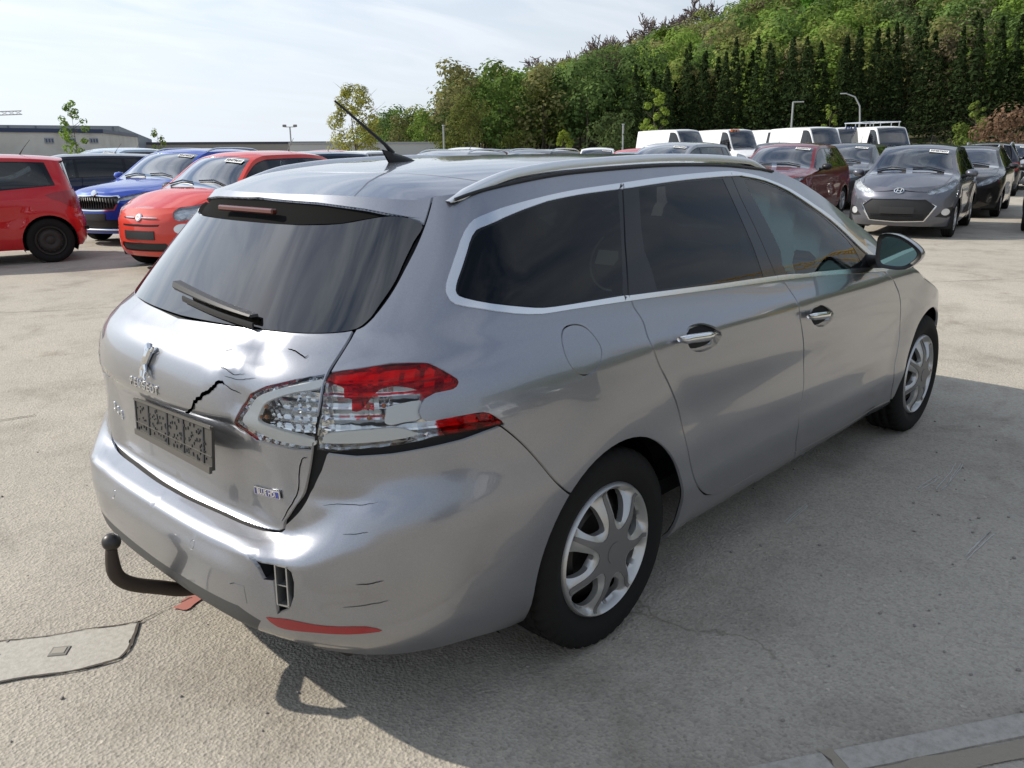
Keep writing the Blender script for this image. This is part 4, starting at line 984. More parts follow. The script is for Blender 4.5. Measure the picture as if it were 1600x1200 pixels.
        mk('mirror_bezel', V, [(j, (j+1) % k, k+(j+1) % k, k+j) for j in range(k)] + [(j, (j+1) % k, 2*k+(j+1) % k, 2*k+j) for j in range(k)], BLACK, mr)
        mk('mirror_glass', [(c0[0]+.001-.10*(a_)*.12, my*(c0[1]-a_*.81), c0[2]+z_*.81) for a_, z_ in prof], [tuple(range(k))], principled('mirror_silver', (.22, .34, .32), .02, 1.0), mr, smooth=False)
        MB().tube([(1.95, -my*.80, .985), (1.93, -my*.86, .99), (1.90, -my*.93, 1.0)], [.035, .03, .03], 10, flat=.9).build('mirror_arm', BLACK, mr)
    # ---- wheels, underbody, cabin
    for x in (0.0, 2.73):
        for s_ in (-1, 1): hero_wheel(root, x, s_)
    MB().box((1.3, 0, .24), (4.2, 1.25, .08), bev=.03).build('underbody', DARK, root)
    ft = MB(); ft.box((.9, 0, .32), (3.0, 1.45, .06)); ft.box((-.36, 0, .60), (.8, 1.0, .05)); ft.build('cabin_floor', SEAT, root)
    for x, y in ((1.30, -.37), (1.30, .37)): seat_parts(root, x, y)
    for y in (-.42, 0, .42): seat_parts(root, .42, y, 'rear_seat')
    db = MB(); db.box((2.08, 0, .82), (.42, 1.42, .22), bev=.08); db.box((1.75, 0, .55), (.7, .22, .3), bev=.04); db.build('dashboard', principled('dash_grey', (.03, .031, .033), .6), root)
    st = MB(); R = np.array(Matrix.Rotation(math.radians(-65), 3, 'Y'))
    cc = [np.array((1.72, .37, .92)) + R @ np.array((.175*math.cos(t), .175*math.sin(t), 0)) for t in np.linspace(0, 2*np.pi, 33)]
    st.tube(cc, .014, 8, cap=False); st.box((1.72, .37, .92), (.10, .30, .03), R, .01); st.build('steering_wheel', BLACK, root)
    # spent curtain airbag hanging inside the front window
    ab = MB(); V = []
    for i, x in enumerate(np.linspace(1.02, 2.0, 22)):
        zt = float(B.Ez(x))-.06; zb = 1.02 - .04*math.sin(i*.9) 
        for j in range(7):
            t = j/6; z = zt+(zb-zt)*t; yy = -float(np.interp(z, [.95, 1.4], [.73, .56])) + .03*math.sin(i*1.3+j) + .02
            V.append((x, yy, z))
    ab.add(V, [(i*7+j, i*7+j+1, (i+1)*7+j+1, (i+1)*7+j) for i in range(21) for j in range(6)]); ab.build('curtain_airbag', AIRBAG, root, angle=0)
    MB().box((1.52, 0, 1.345), (.03, .22, .06), bev=.012).build('rear_view_mirror', BLACK, root)
    return root
HERO_ROOT = build_hero()
# ---------------------------------------------------------------- parked vehicles
def gen_cfg(wb, fo, ro, W, H, belt=.95, hood=.95, nose=.72, cowl=None, head=None, roof_end=None, tail_top=None, roofw=.68, nose_n=2.5, tail_n=2.9, bonnet_dip=.03, belt_rise=.06, flare=.015, round_=0.0):
    hw = W/2; xn = wb+fo; cowl = cowl if cowl is not None else wb-.35; head = head if head is not None else cowl-.85
    xr = roof_end if roof_end is not None else -ro+.28
    eh = hw*roofw
    def disp(P, S, T, Hn):
        x, y, z = P[..., 0], -P[..., 1], P[..., 2]; d = np.zeros_like(x)
        for xw in (0.0, wb):
            r = np.hypot(x-xw, z-.31); d = d + flare*sst(.56, .36, r)*sst(.22, .34, r)*sst(.08, .22, z)
        fl = sst(-.3, .4, x)*sst(wb+.3, wb-.3, x)
        d = d + .010*fl*np.exp(-((z-(belt-.10))/.04)**2) - .012*fl*np.exp(-((z-.62)/.10)**2)
        d = d + .03*sst(-ro+.35, -ro+.05, x)*sst(.66, .60, z)*sst(.2, .3, z) + .02*sst(xn-.4, xn-.05, x)*sst(nose-.05, nose-.15, z)*sst(.2, .3, z)
        return Hn*d[..., None]
    return dict(xc=-ro*.35, xfc=wb+fo*.15, LR=1.15, LF=1.15, res=.03,
        tail=[(.15, -ro+.10), (.25, -ro+.04), (.45, -ro), (.70, -ro+.01), (.88, -ro+.03), (belt+.04, -ro+.07), (H-.07, xr)],
        nose=[(.15, xn-.10), (.28, xn-.02), (.45, xn), (.60, xn-.01), (nose-.02, xn-.06), (nose+.04, xn-.15), (H, xn-.3)],
        tail_n=[(.3, tail_n), (1.3, tail_n-.3)], nose_n=[(.3, nose_n), (.8, nose_n-.2)],
        section=[(.12, hw*.86), (.20, hw*.93), (.32, hw*.97), (.5, hw*.99), (.70, hw), (.82, hw*.99), (belt-.02, hw*.965), (belt+.10, hw*.92), (1.3, hw*.85)],
        width=[(-ro, .96), (-.2, .995), (.5, 1), (wb-.2, 1), (wb+.2, .985), (xn, .93)],
        belt=[(-ro, belt+belt_rise), (0, belt+belt_rise*.7), (wb*.6, belt), (wb, belt-.03), (xn, nose-.1)],
        bottom=[(-2.5, .24), (-.5, .22), (.3, .20), (wb-.3, .20), (wb+.4, .20), (wb+3, .20)],
        edge_tail_z=H-.07, edge_nose_z=nose,
        edge_z=[(xr-.02, H-.13-round_), (xr+.25, H-.085), (.35*head, H-.055), (head-.15, H-.065), (head+.02, H-.10), (cowl-.05, hood-.005), (cowl+.15, hood-.035), (xn-.35, nose+.075-bonnet_dip), (xn-.1, nose-bonnet_dip)],
        edge_y=[(xr-.02, eh*.93), (0.2, eh*.99), (head-.2, eh), (head, eh*1.0), (cowl, hw*.86), (wb, hw*.86), (xn-.1, hw*.74)],
        spine=[(xr-.02, H-.065), (xr+.25, H-.03), (.4*head, H), (head-.2, H-.012), (head+.05, H-.055), (cowl, hood+.05), (cowl+.2, hood+.02), (xn-.35, nose+.11), (xn-.1, nose+.02)],
        crown=2.6, tumble=1.1, disp=disp, meta=dict(wb=wb, fo=fo, ro=ro, W=W, H=H, cowl=cowl, head=head, xn=xn, belt=belt, hood=hood, nose=nose, xr=xr, eh=eh))
def body_paint(name, col, metal=0, dirt=.5):
    m = paint(name, col, .35 if metal else .5, metal, 1.0, dirt*.25); bs(m).inputs['Specular IOR Level'].default_value = .15; bs(m).inputs['Coat IOR'].default_value = 1.5; return m
HEADL = principled('lamp_silver', (.72, .74, .76), .22, .45)
G_CAR = glass('car_glass', (.20, .23, .23), 1.52, 1.7)
G_WS = glass('windscreen_glass', (.34, .37, .37), 1.52, 4.0)
G_CARD = glass('car_privacy_glass', (.03, .033, .035), 1.52, 1.7)
def rim_mesh(style):
    mb = MB(); R = .205
    mb.lathe([(R, .06), (R+.006, -.075), (R-.004, -.088), (R-.016, -.085), (R-.03, -.03), (.08, -.02), (.0, -.02)], 36, 'y')
    if style == 'alloy':
        for k in range(5):
            a = 2*math.pi*k/5+.3
            for da in (-.13, .13):
                c, s_ = math.cos(a+da), math.sin(a+da)
                mb.tube([(.04*c, -.06, .04*s_), (.12*math.cos(a+da*.8), -.068, .12*math.sin(a+da*.8)), ((R-.012)*math.cos(a+da*.9), -.078, (R-.012)*math.sin(a+da*.9))], [.022, .015, .014], 6)
        mb.lathe([(.055, -.04), (.05, -.072), (.03, -.078), (.0, -.078)], 20, 'y')
    elif style == 'steel':
        mb.lathe([(.17, -.035), (.13, -.060), (.10, -.062), (.06, -.045), (.03, -.06), (.0, -.06)], 30, 'y')
        for k in range(14):
            a = 2*math.pi*k/14; mb.box((.155*math.cos(a), -.052, .155*math.sin(a)), (.022, .012, .022), np.array(Matrix.Rotation(-a, 3, 'Y')), .004)
    return mb
def car_wheel(parent, x, y, style, Rt=.305):
    w = empty('wheel', (x, y, Rt), math.pi if y > 0 else 0, parent=parent)
    s = Rt/.316
    for key, fn in (('road_tyre', lambda: mk('road_tyre', *tyre_mesh(n=72, sipes=False, w=.19), RUBBER)), ('rim_'+style, lambda: rim_mesh(style).build('rim', STEEL if style == 'steel' else SILVER, None, True, 40))):
        o = cached(key, fn)(w, name='tyre' if 'tyre' in key else 'rim'); o.name = 'tyre' if 'tyre' in key else 'rim'; o.scale = (s, .95, s)
    return w
def split_panes(x0, x1, splits, gap=.03):
    xs = [x0] + list(splits) + [x1]; return [(xs[i]+(gap if i else 0), xs[i+1]-(gap if i < len(xs)-2 else 0)) for i in range(len(xs)-1)]
def build_car(kind, cfg, col_mat, front=None, rims='alloy', doors=4, panes=None, privacy=False, rails=False, van=False, trim=None, sticker=None, antenna=True, tails=None, seats=True):
    """returns the Empty that carries all parts; unit position, rear axle at the origin, +x forward"""
    root = empty(kind); B = Body(cfg); m = cfg['meta']; s0, s1 = B.s0, B.s1
    wb, xn, H, hw = m['wb'], m['xn'], m['H'], m['W']/2
    fy = lambda pts: B.find(pts, (1, 2), (B.xf-.1, s1)); ry = lambda pts: B.find(pts, (1, 2), (s0, B.xc+.1))
    def ctr(P, end):
        P = P.copy(); P[0, 0] = P[-1, 0] = end; return P
    feats = []
    Rt = .305 if H < 1.7 else .34
    for xw in (0.0, wb):
        a = B.find([(xw+(Rt+.045)*math.cos(t), Rt+(Rt+.045)*math.sin(t)) for t in np.linspace(math.radians(-20), math.radians(200), 24)], (0, 2), (-.9, wb+1.2))
        feats.append(('arch', np.concatenate([a, [(a[-1][0], -.02), (a[0][0], -.02)]])))
    # glass along the flank
    x_r, x_f = (m['xr']+.22 if not van else m['cowl']-1.25), m['cowl']-.32
    if panes is None: panes = split_panes(x_r, x_f, [m['cowl']-1.25, .10] [::-1] if doors == 4 else [m['cowl']-1.45]) if not van else [(x_r, x_f)]
    t0, t1 = TB+.022, TT-.055
    feats.append(('pillar', np.array([(panes[0][0]-.06, t0-.012), (panes[0][0]+.02, t1+.012), (panes[-1][1]+.10, t1+.012), (panes[-1][1]+.18, t0-.012)])))
    for i, (a, b) in enumerate(panes):
        r_ = .10 if i == 0 and not van else 0.0; f_ = .05 if i == len(panes)-1 else 0
        P = [(a, t0), (a+r_*.9, t1-.04 if i == 0 else t1), (a+r_*.9+.05, t1), (b, t1), (b+f_*2.2, t0)]
        feats.append(('pane%d' % i, np.array(P)))
    # doors
    def vline(x, z0=.30, dz=0): return [(x+dz*k, z) for k, z in enumerate(np.linspace(z0, m['belt']+.02, 6))]
    dl = [m['cowl']-.28] + ([m['cowl']-1.25] if True else []) + ([.32] if doors == 4 and not van else [])
    for x in dl:
        q = B.find([(x-.02*k, z) for k, z in enumerate(np.linspace(.30, m['belt']-.02, 5))], (0, 2), (B.xc, B.xf)); q = np.concatenate([q, [(q[-1][0], TB+.03)]]); feats.append(('gap', strip(q, .008)))
    q = B.find([(x, .30) for x in np.linspace(dl[-1], dl[0], 8)], (0, 2), (B.xc, B.xf)); feats.append(('gap', strip(q, .008)))
    # rear glass, lamps, bumper line
    yb = hw*.70
    feats.append(('gap', ctr(ry([(0, m['belt']+.055), (-yb*1.02, m['belt']+.06), (-m['eh']*.90, H-.11), (0, H-.09)]), s0-.01)))
    feats.append(('rear_window', ctr(ry([(0, m['belt']+.07), (-yb, m['belt']+.075), (-m['eh']*.86, H-.13), (0, H-.11)]), s0-.01)))
    feats.append(('tail_lamp', smooth_poly(ry(tails or [(-hw*.62, .90), (-hw*.66, .76), (-hw*.93, .74), (-hw*.96, .92), (-hw*.80, .98)]), True, 3)))
    feats.append(('rear_plate', ctr(ry([(0, .80), (-.26, .80), (-.26, .70), (0, .70)]), s0-.01)))
    feats.append(('gap', strip(ctr(ry([(0, .62), (-hw*.5, .62), (-hw*.80, .66)]), s0-.01)[:3] * [1, 1], .008)))
    fr = front or {}
    order = ('gap_line', 'trim', 'grille', 'intake', 'headlamp', 'fog_panel', 'fog_lamp', 'front_plate')
    for k in order:
        if k in fr:
            P = fr[k]; c_ = abs(P[0][0]) < 1e-6
            q = fy(P)
            if c_: q = ctr(q, s1+.01)
            else: q = smooth_poly(q, True, 3) if k != 'fog_panel' else q
            feats.append((k if k != 'gap_line' else 'gap', q))
    fa, fb_ = B.find([(wb+.30, .52), (xn-.30, m['nose']-.12)], (0, 2), (wb-.2, s1)); feats.append(('gap', strip(np.array([fa, fb_]), .007)))
    gx = np.arange(s0, s1, .06); gy = np.arange(0, TT+.001, .05)
    grid = np.array([(a+(.03 if j % 2 else 0), b) for j, b in enumerate(gy) for a in gx])
    cut = Cut([(s0, 0), (s1, 0), (s1, TT), (s0, TT)], grid, feats, .035)
    body = np.where((cut.lab == 0))[0]; L = {n: np.where(cut.lab == i)[0] for i, n in enumerate(cut.names) if n}
    bo = shell_part('body', cut, body, B.at, col_mat, root, 'B', lip=.012)
    shell_part('inner_shell', cut, np.where(~np.isin(cut.lab, [cut.names.index(k) for k in cut.names if k.startswith('pane') or k in ('rear_window', 'arch', 'headlamp')]))[0], B.at, DARK, root, 'B', off=-.03, lip=0)
    gl = G_CARD if privacy else G_CAR
    for s_ in 'RL':
        shell_part('pillar_trim', cut, L['pillar'], B.at, GLOSSBLACK, root, s_, lip=.006)
        for i in range(len(panes)): 
            if len(L.get('pane%d' % i, [])): shell_part('side_window', cut, L['pane%d' % i], B.at, G_CARD if (privacy and i < len(panes)-1) else G_CAR, root, s_, lip=0, off=-.003)
        shell_part('tail_lamp', cut, L['tail_lamp'], B.at, REDOP, root, s_, off=.002)
        if 'headlamp' in L:
            h = shell_part('headlamp', cut, L['headlamp'], B.at, G_LENS, root, s_, lip=0)
            shell_part('lamp_reflector', cut, L['headlamp'], B.at, HEADL, h, s_, lip=-.03, off=-.035, doff=lambda q: .012*np.sin(q[:, 0]*70)*np.sin(q[:, 1]*60))
        if 'fog_panel' in L and len(L['fog_panel']): shell_part('fog_panel', cut, L['fog_panel'], B.at, BLACK, root, s_, off=-.01)
        if 'fog_lamp' in L and len(L['fog_lamp']): shell_part('fog_lamp', cut, L['fog_lamp'], B.at, HEADL, root, s_, off=-.004)
        if 'trim' in L and len(L['trim']): shell_part('front_trim', cut, L['trim'], B.at, CHROME, root, s_, off=.002)
    if len(L.get('rear_window', [])): shell_part('rear_window', cut, L['rear_window'], B.at, G_CARD if privacy else G_CAR, root, 'B', lip=0, off=-.003)
    if 'grille' in L and len(L['grille']):
        g_ = shell_part('grille', cut, L['grille'], B.at, BLACK, root, 'B', off=-.015)
    if 'intake' in L and len(L['intake']): shell_part('air_intake', cut, L['intake'], B.at, BLACK, root, 'B', off=-.02)
    if 'front_plate' in L and len(L['front_plate']): shell_part('plate_holder', cut, L['front_plate'], B.at, principled('plate_dark', (.02, .02, .021), .4), root, 'B', off=.012)
    if len(L['rear_plate']): shell_part('plate_holder', cut, L['rear_plate'], B.at, principled('plate_dark', (.02, .02, .021), .4), root, 'B', off=.006)
    # top
    e = B.P[-1]; plan = np.stack([e[:, 0], -e[:, 1]], 1); plan = plan[np.concatenate([[True], np.linalg.norm(np.diff(plan, axis=0), axis=1) > 1e-4])]
    def tsurf(q):
        f = B.topz; h = .006; x, y = q[:, 0], np.abs(q[:, 1]); z = f(x, y); zx = (f(x+h, y)-f(x-h, y))/(2*h); zy = (f(x, y+h)-f(x, np.maximum(y-h, 0)))/(2*h)
        n = np.stack([-zx, zy, np.ones_like(z)], 1); n /= np.linalg.norm(n, axis=1, keepdims=True); return np.stack([x, -q[:, 1], z], 1), n
    E = lambda x: float(B.Eh(x)); hd, cw = m['head'], m['cowl']
    ws = [(hd+.06+.05*(1-(y/.7)**2), y) for y in np.linspace(-.01, E(hd)-.06, 8)] + [(x, E(x)-.055) for x in np.linspace(hd+.12, cw-.10, 8)] + [(cw-.06+.10*(1-(y/.8)**2), y) for y in np.linspace(E(cw)-.08, -.01, 8)]
    tf = [('windscreen', np.array(ws)), ('gap', strip(np.array([(cw+.02+.10*(1-(y/.8)**2), y) for y in np.linspace(-.01, E(cw)-.05, 8)] + [(x, E(x)-.05) for x in np.linspace(cw+.1, xn-.22, 8)]), .008))]
    gt = np.array([(x, y) for x in np.arange(m['xr']-.1, xn, .09) for y in np.arange(0, hw, .08)])
    tcut = Cut(plan, gt, tf, .06); tl = {n: np.where(tcut.lab == i)[0] for i, n in enumerate(tcut.names) if n}
    tp = tcut.parts([('roof', (.4*hd, .2)), ('bonnet', (cw+.45, .2))]); tcut.f = tcut.f[:, ::-1]
    shell_part('roof', tcut, np.concatenate([tp['roof'], tp.get('_rest', np.array([], int))]).astype(int), tsurf, col_mat, root, 'B')
    if 'bonnet' in tp: shell_part('bonnet', tcut, tp['bonnet'], tsurf, col_mat, root, 'B')
    wsn = shell_part('windscreen', tcut, tp['windscreen'], tsurf, G_WS, root, 'B', lip=0, off=-.003)
    # wipers
    for y0, y1 in ((.52, .02), (-.08, -.55)):
        x_ = cw-.07; MB().tube([(x_-.05, y0, float(B.topz(np.array([x_-.05]), np.array([y0]))[0])+.015), (x_-.10, (y0+y1)/2, float(B.topz(np.array([x_-.10]), np.array([(y0+y1)/2]))[0])+.02), (x_-.08, y1, float(B.topz(np.array([x_-.08]), np.array([y1]))[0])+.015)], .010, 5).build('wiper', BLACK, root)
    if sticker:
        px_, py_ = hd+.20, E(hd)-.24
        P_, n_ = tsurf(np.array([(px_, py_)])); P_ = P_[0]*[1, -1, 1]; n_ = n_[0]*[1, -1, 1]
        M4 = frame(P_+n_*.006, n_, (0, 1, 0))
        st = MB(); st.box((0, 0, 0), (.30, .085, .002)); so_ = st.build('number_sticker', LABELW, root); so_.data.transform(M4)
        text_mesh('sticker_digits', sticker, .068, INK, so_, .0006, M4 @ Matrix.Translation((0, 0, .0022)), bold=.002)
    # mirrors
    for sy in (-1, 1):
        x_ = cw-.48; y_ = sy*hw*.93; mb = MB()
        pr = [(.0, .35), (.02, .9), (.05, 1.0), (.09, .9), (.13, .5), (.14, .1)]
        V = []
        for dx_, sc in pr:
            for t in np.linspace(0, 2*np.pi, 13)[:-1]: V.append((x_+dx_, y_+sy*(.13+.10*sc*math.cos(t)*abs(math.cos(t))**-.3 if abs(math.cos(t)) > 1e-3 else y_*0+.13), m['belt']+.075+.068*sc*math.sin(t)))
        V = [(a, (b if abs(b) > .3 else y_+sy*.13), c) for a, b, c in V]
        mb.add(V, [(i*12+j, i*12+(j+1) % 12, (i+1)*12+(j+1) % 12, (i+1)*12+j) for i in range(5) for j in range(12)] + [tuple(range(12)), tuple(range(60, 72))])
        mo = mb.build('door_mirror', trim or col_mat, root)
        MB().box((x_+.06, y_+sy*.015, m['belt']+.03), (.06, .10, .05), bev=.015).build('mirror_arm', BLACK, mo)
    # underbody, wheels, seats
    MB().box((wb/2, 0, .26), (wb+.9, m['W']*.72, .10), bev=.03).build('underbody', DARK, root)
    for xw in (0, wb):
        for sy in (-1, 1):
            car_wheel(root, xw, sy*(hw-.115), rims, Rt)
            a = np.linspace(math.radians(-25), math.radians(205), 16)
            V = [(xw+(Rt+.05)*math.cos(t), sy*y, Rt+(Rt+.05)*math.sin(t)) for t in a for y in (hw-.03, hw-.35)]
            mk('arch_liner', V, [(i*2, i*2+1, i*2+3, i*2+2) for i in range(15)] + [[i*2+1 for i in range(16)]], DARK, root)
    if seats:
        zs = .18 + (H-1.45)*.6
        for x, y in ((m['cowl']-1.35, -.36), (m['cowl']-1.35, .36), (m['cowl']-2.15, -.36), (m['cowl']-2.15, .36)):
            o = cached('parked_seat', lambda: seat_joined())(root, (x, y, zs), (0, 0, 0), 'seat'); o.name = 'seat'
        MB().box((m['cowl']-.45, 0, m['belt']-.12), (.4, m['W']*.8, .2), bev=.07).build('dashboard', SEAT, root)
        MB().box((m['cowl']-1.6, 0, .45), (2.4, m['W']*.82, .05)).build('cabin_floor', DARK, root)
    if rails:
        for sy in (-1, 1):
            xs = np.linspace(m['xr']+.12, hd-.10, 26)
            pts = [(x, sy*(E(x)-.03), float(B.Ez(x))+.005+.05*min(1, 6*min((x-xs[0])/(xs[-1]-xs[0]), (xs[-1]-x)/(xs[-1]-xs[0])))**.7) for x in xs]
            MB().tube(pts, .016, 8, flat=1.2).build('roof_rail', SATIN if rails is True else BLACK, root)
    if antenna:
        x_ = .15; z_ = float(B.zs(x_)); MB().tube([(x_, 0, z_-.005), (x_-.06, 0, z_+.08), (x_-.16, 0, z_+.20)], [.010, .004, .003], 6).build('antenna', BLACK, root)
    root['_'] = 1
    del root['_']
    return root, B
def seat_joined():
    s = MB(); R = np.array(Matrix.Rotation(math.radians(-16), 3, 'Y'))
    s.box((.05, 0, .30), (.48, .46, .15), bev=.05); s.box((-.22, 0, .62), (.13, .45, .58), R, .05); s.box((-.33, 0, .99), (.08, .24, .16), R, .035)
    return s.build('parked_seat', SEAT)
def copy_tree(o, parent=None, swap=None):
    c = o.copy(); COL.objects.link(c); c.parent = parent
    if swap and c.data is not None and c.type == 'MESH':
        for i, sl in enumerate(c.material_slots):
            if sl.material == swap[0]: sl.link = 'OBJECT'; sl.material = swap[1]
    for ch in list(o.children): copy_tree(ch, c, swap)
    return c
def put(root, x, y, deg, label, group=None, cat='car'):
    root.location = (x, y, 0); root.rotation_euler = (0, 0, math.radians(deg)); tag(root, label, cat, group); return root
def polar_pos(px, d):
    """ground spot at distance d in the compass bearing that the picture column px looks along"""
    th = YAW - math.atan((px-800)/1360.0); return CAM[0]+d*math.cos(th), CAM[1]+d*math.sin(th), math.degrees(th)
GRP = 'cars parked in rows on the lot'
C_RED = body_paint('red_paint', (.50, .008, .012)); C_CORAL = body_paint('coral_red_paint', (.58, .032, .014)); C_BLUE = body_paint('bright_blue_paint', (.008, .055, .40), .3)
C_NAVY = body_paint('navy_paint', (.010, .014, .030), .3); C_BLACK = body_paint('black_paint', (.010, .010, .012)); C_WHITE = body_paint('white_paint', (.72, .73, .74)); C_SILV = body_paint('silver_paint', (.42, .43, .44), .7)
C_GREY = body_paint('slate_grey_paint', (.12, .125, .15), .6); C_DGREY = body_paint('dark_grey_paint', (.055, .057, .062), .5); C_WINE = body_paint('dark_red_paint', (.20, .012, .018), .4); C_PALE = body_paint('pale_blue_paint', (.45, .55, .66))
C_STEELB = body_paint('petrol_blue_paint', (.015, .035, .075), .4)
# -- small red three-door hatchback, side on
cfg_up = gen_cfg(2.42, .60, .52, 1.64, 1.48, belt=.93, hood=.95, nose=.74, cowl=2.28, head=1.45, roof_end=-.36, roofw=.70, belt_rise=.14)
r, B_ = build_car('small_hatchback', cfg_up, C_RED, rims='steel', doors=3, panes=[(-.10, .50), (.62, 1.92)], front=dict(headlamp=[(-.72, .80), (-.45, .68), (-.46, .80), (-.62, .90)], grille=[(0, .66), (-.4, .66), (-.4, .60), (0, .60)]))
put(r, 2.45, 11.3, 168, 'red small hatchback on black steel wheels cut off by the left edge', GRP)
# -- coral red retro mini car
cfg_f5 = gen_cfg(2.30, .69, .58, 1.63, 1.49, belt=.93, hood=.98, nose=.78, cowl=2.10, head=1.35, roof_end=-.22, roofw=.66, nose_n=2.3, tail_n=2.4, bonnet_dip=.05, round_=.03)
f5 = dict(headlamp=[(-.58+.115*math.cos(t), .765+.115*math.sin(t)) for t in np.linspace(0, 2*np.pi, 13)[:-1]], fog_lamp=[(-.60+.10*math.cos(t), .555+.065*math.sin(t)) for t in np.linspace(0, 2*np.pi, 13)[:-1]],
          grille=[(0, .61), (-.34, .61), (-.32, .585), (0, .58)], intake=[(0, .38), (-.40, .38), (-.44, .33), (-.38, .27), (0, .265)], front_plate=[(0, .53), (-.26, .53), (-.26, .42), (0, .42)])
r, B_ = build_car('retro_hatchback', cfg_f5, C_CORAL, front=f5, rims='steel', doors=3, panes=[(.0, .46), (.58, 1.72)], sticker='50479641', trim=BLACK)
P_, n_ = B_.at(B_.find([(0, .69)], (1, 2), (B_.s1-.2, B_.s1))); M4 = frame(P_[0]+n_[0]*.01, n_[0], (0, 1, 0))
eb = MB(); eb.lathe([(.0, .006), (.045, .006), (.055, .0), (.055, -.01)], 24, 'z'); ob = eb.build('emblem', CHROME, r); ob.data.transform(M4)
ei = MB(); ei.lathe([(.0, .008), (.040, .008), (.041, .0)], 24, 'z'); oi = ei.build('emblem_field', principled('emblem_red', (.16, .01, .02), .3), ob); oi.data.transform(M4); text_mesh('emblem_text', 'FIAT', .028, CHROME, ob, .001, M4 @ Matrix.Translation((0, 0, .0095)))
for sy in (-1, 1):
    pts = [B_.at(B_.find([(-abs(y), .69)], (1, 2), (B_.xf, B_.s1)))[0][0] * [1, -sy, 1] + np.array([.012, 0, 0]) for y in np.linspace(.06, .30, 6)]
    MB().tube(pts, [.008, .011, .011, .010, .008, .004], 6).build('whisker_trim', CHROME, r)
put(r, 5.55, 9.35, 196, 'coral red retro mini car with round headlamps and a sticker on its windscreen', GRP)
# -- bright blue small SUV
cfg_suv = gen_cfg(2.65, .85, .74, 1.79, 1.54, belt=1.0, hood=1.0, nose=.83, cowl=2.30, head=1.42, roof_end=-.42, roofw=.69, bonnet_dip=.04)
sv = dict(headlamp=[(-.84, .80), (-.52, .73), (-.46, .77), (-.62, .82), (-.82, .86)], trim=[(0, .825), (-.44, .815), (-.49, .74), (-.42, .58), (0, .565)], grille=[(0, .81), (-.42, .80), (-.47, .74), (-.40, .60), (0, .585)], intake=[(0, .44), (-.70, .44), (-.62, .30), (0, .28)], front_plate=[(0, .53), (-.26, .53), (-.26, .42), (0, .42)])
suv, B_ = build_car('compact_suv', cfg_suv, C_BLUE, front=sv, rails=True, sticker='50479520', antenna=False)
for k in range(17):
    y = -.40+.05*k; p_ = B_.at(B_.find([(-abs(y), .70)], (1, 2), (B_.xf, B_.s1)))[0][0]
    MB().box((p_[0]+.0, y, .70), (.03, .012, .19-.08*(abs(y)/.42)**3), bev=.003).build('grille_bar', GLOSSBLACK, suv)
P_, n_ = B_.at(B_.find([(0, .845)], (1, 2), (B_.s1-.2, B_.s1))); eb = MB(); eb.lathe([(.0, .012), (.05, .010), (.06, .0)], 24, 'z'); ob = eb.build('emblem', CHROME, suv); ob.data.transform(frame(P_[0]+n_[0]*.004, n_[0], (0, 1, 0)))
mb = MB(); mb.tube([(p[0]+.01, sy, p[2]) for sy, p in [(y, B_.at(B_.find([(-abs(y), .27)], (1, 2), (B_.xf, B_.s1)))[0][0]) for y in np.linspace(-.66, .66, 12)]], .014, 6); mb.build('skid_trim', SATIN, suv)
put(suv, 6.75, 13.6, 203, 'bright blue compact SUV with chrome framed grille beside the coral mini car', GRP)
# -- grey city car facing the camera
cfg_i = gen_cfg(2.385, .715, .565, 1.66, 1.50, belt=.94, hood=.99, nose=.80, cowl=2.22, head=1.42, roof_end=-.34, roofw=.70, bonnet_dip=.02)
fi = dict(headlamp=[(-.79, .93), (-.66, .76), (-.40, .725), (-.50, .80), (-.68, .92)], gap_line=[(0, .795), (-.42, .755), (-.42, .742), (0, .772)],
          trim=[(0, .635), (-.40, .625), (-.575, .53), (-.42, .285), (0, .265)], grille=[(0, .645), (-.41, .635), (-.555, .53), (-.41, .295), (0, .275)],
          fog_panel=[(-.56, .36), (-.70, .50), (-.78, .52), (-.80, .40), (-.72, .34)], fog_lamp=[(-.70+.055*math.cos(t), .435+.055*math.sin(t)) for t in np.linspace(0, 2*np.pi, 11)[:-1]], front_plate=[(0, .515), (-.26, .515), (-.26, .405), (0, .405)])
i10, B_ = build_car('city_car', cfg_i, C_GREY, front=fi, sticker='50487607', seats=True)
P_, n_ = B_.at(B_.find([(0, .765)], (1, 2), (B_.s1-.2, B_.s1))); M4 = frame(P_[0]+n_[0]*.012, n_[0], (0, 1, 0)); eb = MB()
eb.tube([M4 @ Vector((.072*math.cos(t), .045*math.sin(t), 0)) for t in np.linspace(0, 2*np.pi, 25)], .009, 6, cap=False)
eb.tube([M4 @ Vector(v) for v in ((-.040, -.028, 0), (-.018, .030, 0))], .009, 6); eb.tube([M4 @ Vector(v) for v in ((.018, -.030, 0), (.040, .028, 0))], .009, 6); eb.tube([M4 @ Vector(v) for v in ((-.03, -.006, 0), (.03, .006, 0))], .008, 6)
eb.build('emblem', CHROME, i10)
sl = MB()
for z_ in np.arange(.30, .40, .022):
    w_ = .42 - (.40-z_)*.2
    pts = [B_.at(B_.find([(-abs(y), z_)], (1, 2), (B_.xf, B_.s1)))[0][0] for y in np.linspace(-w_, w_, 9)]; sl = MB(); sl.tube([(p[0]-.006, y, p[2]) for p, y in zip(pts, np.linspace(-w_, w_, 9))], .005, 5); sl.build('grille_bar', GLOSSBLACK, i10)
P2, n2 = None, None
put(i10, 15.63, 3.27, 190, 'slate grey city car with a black lower grille facing the camera at right', GRP)
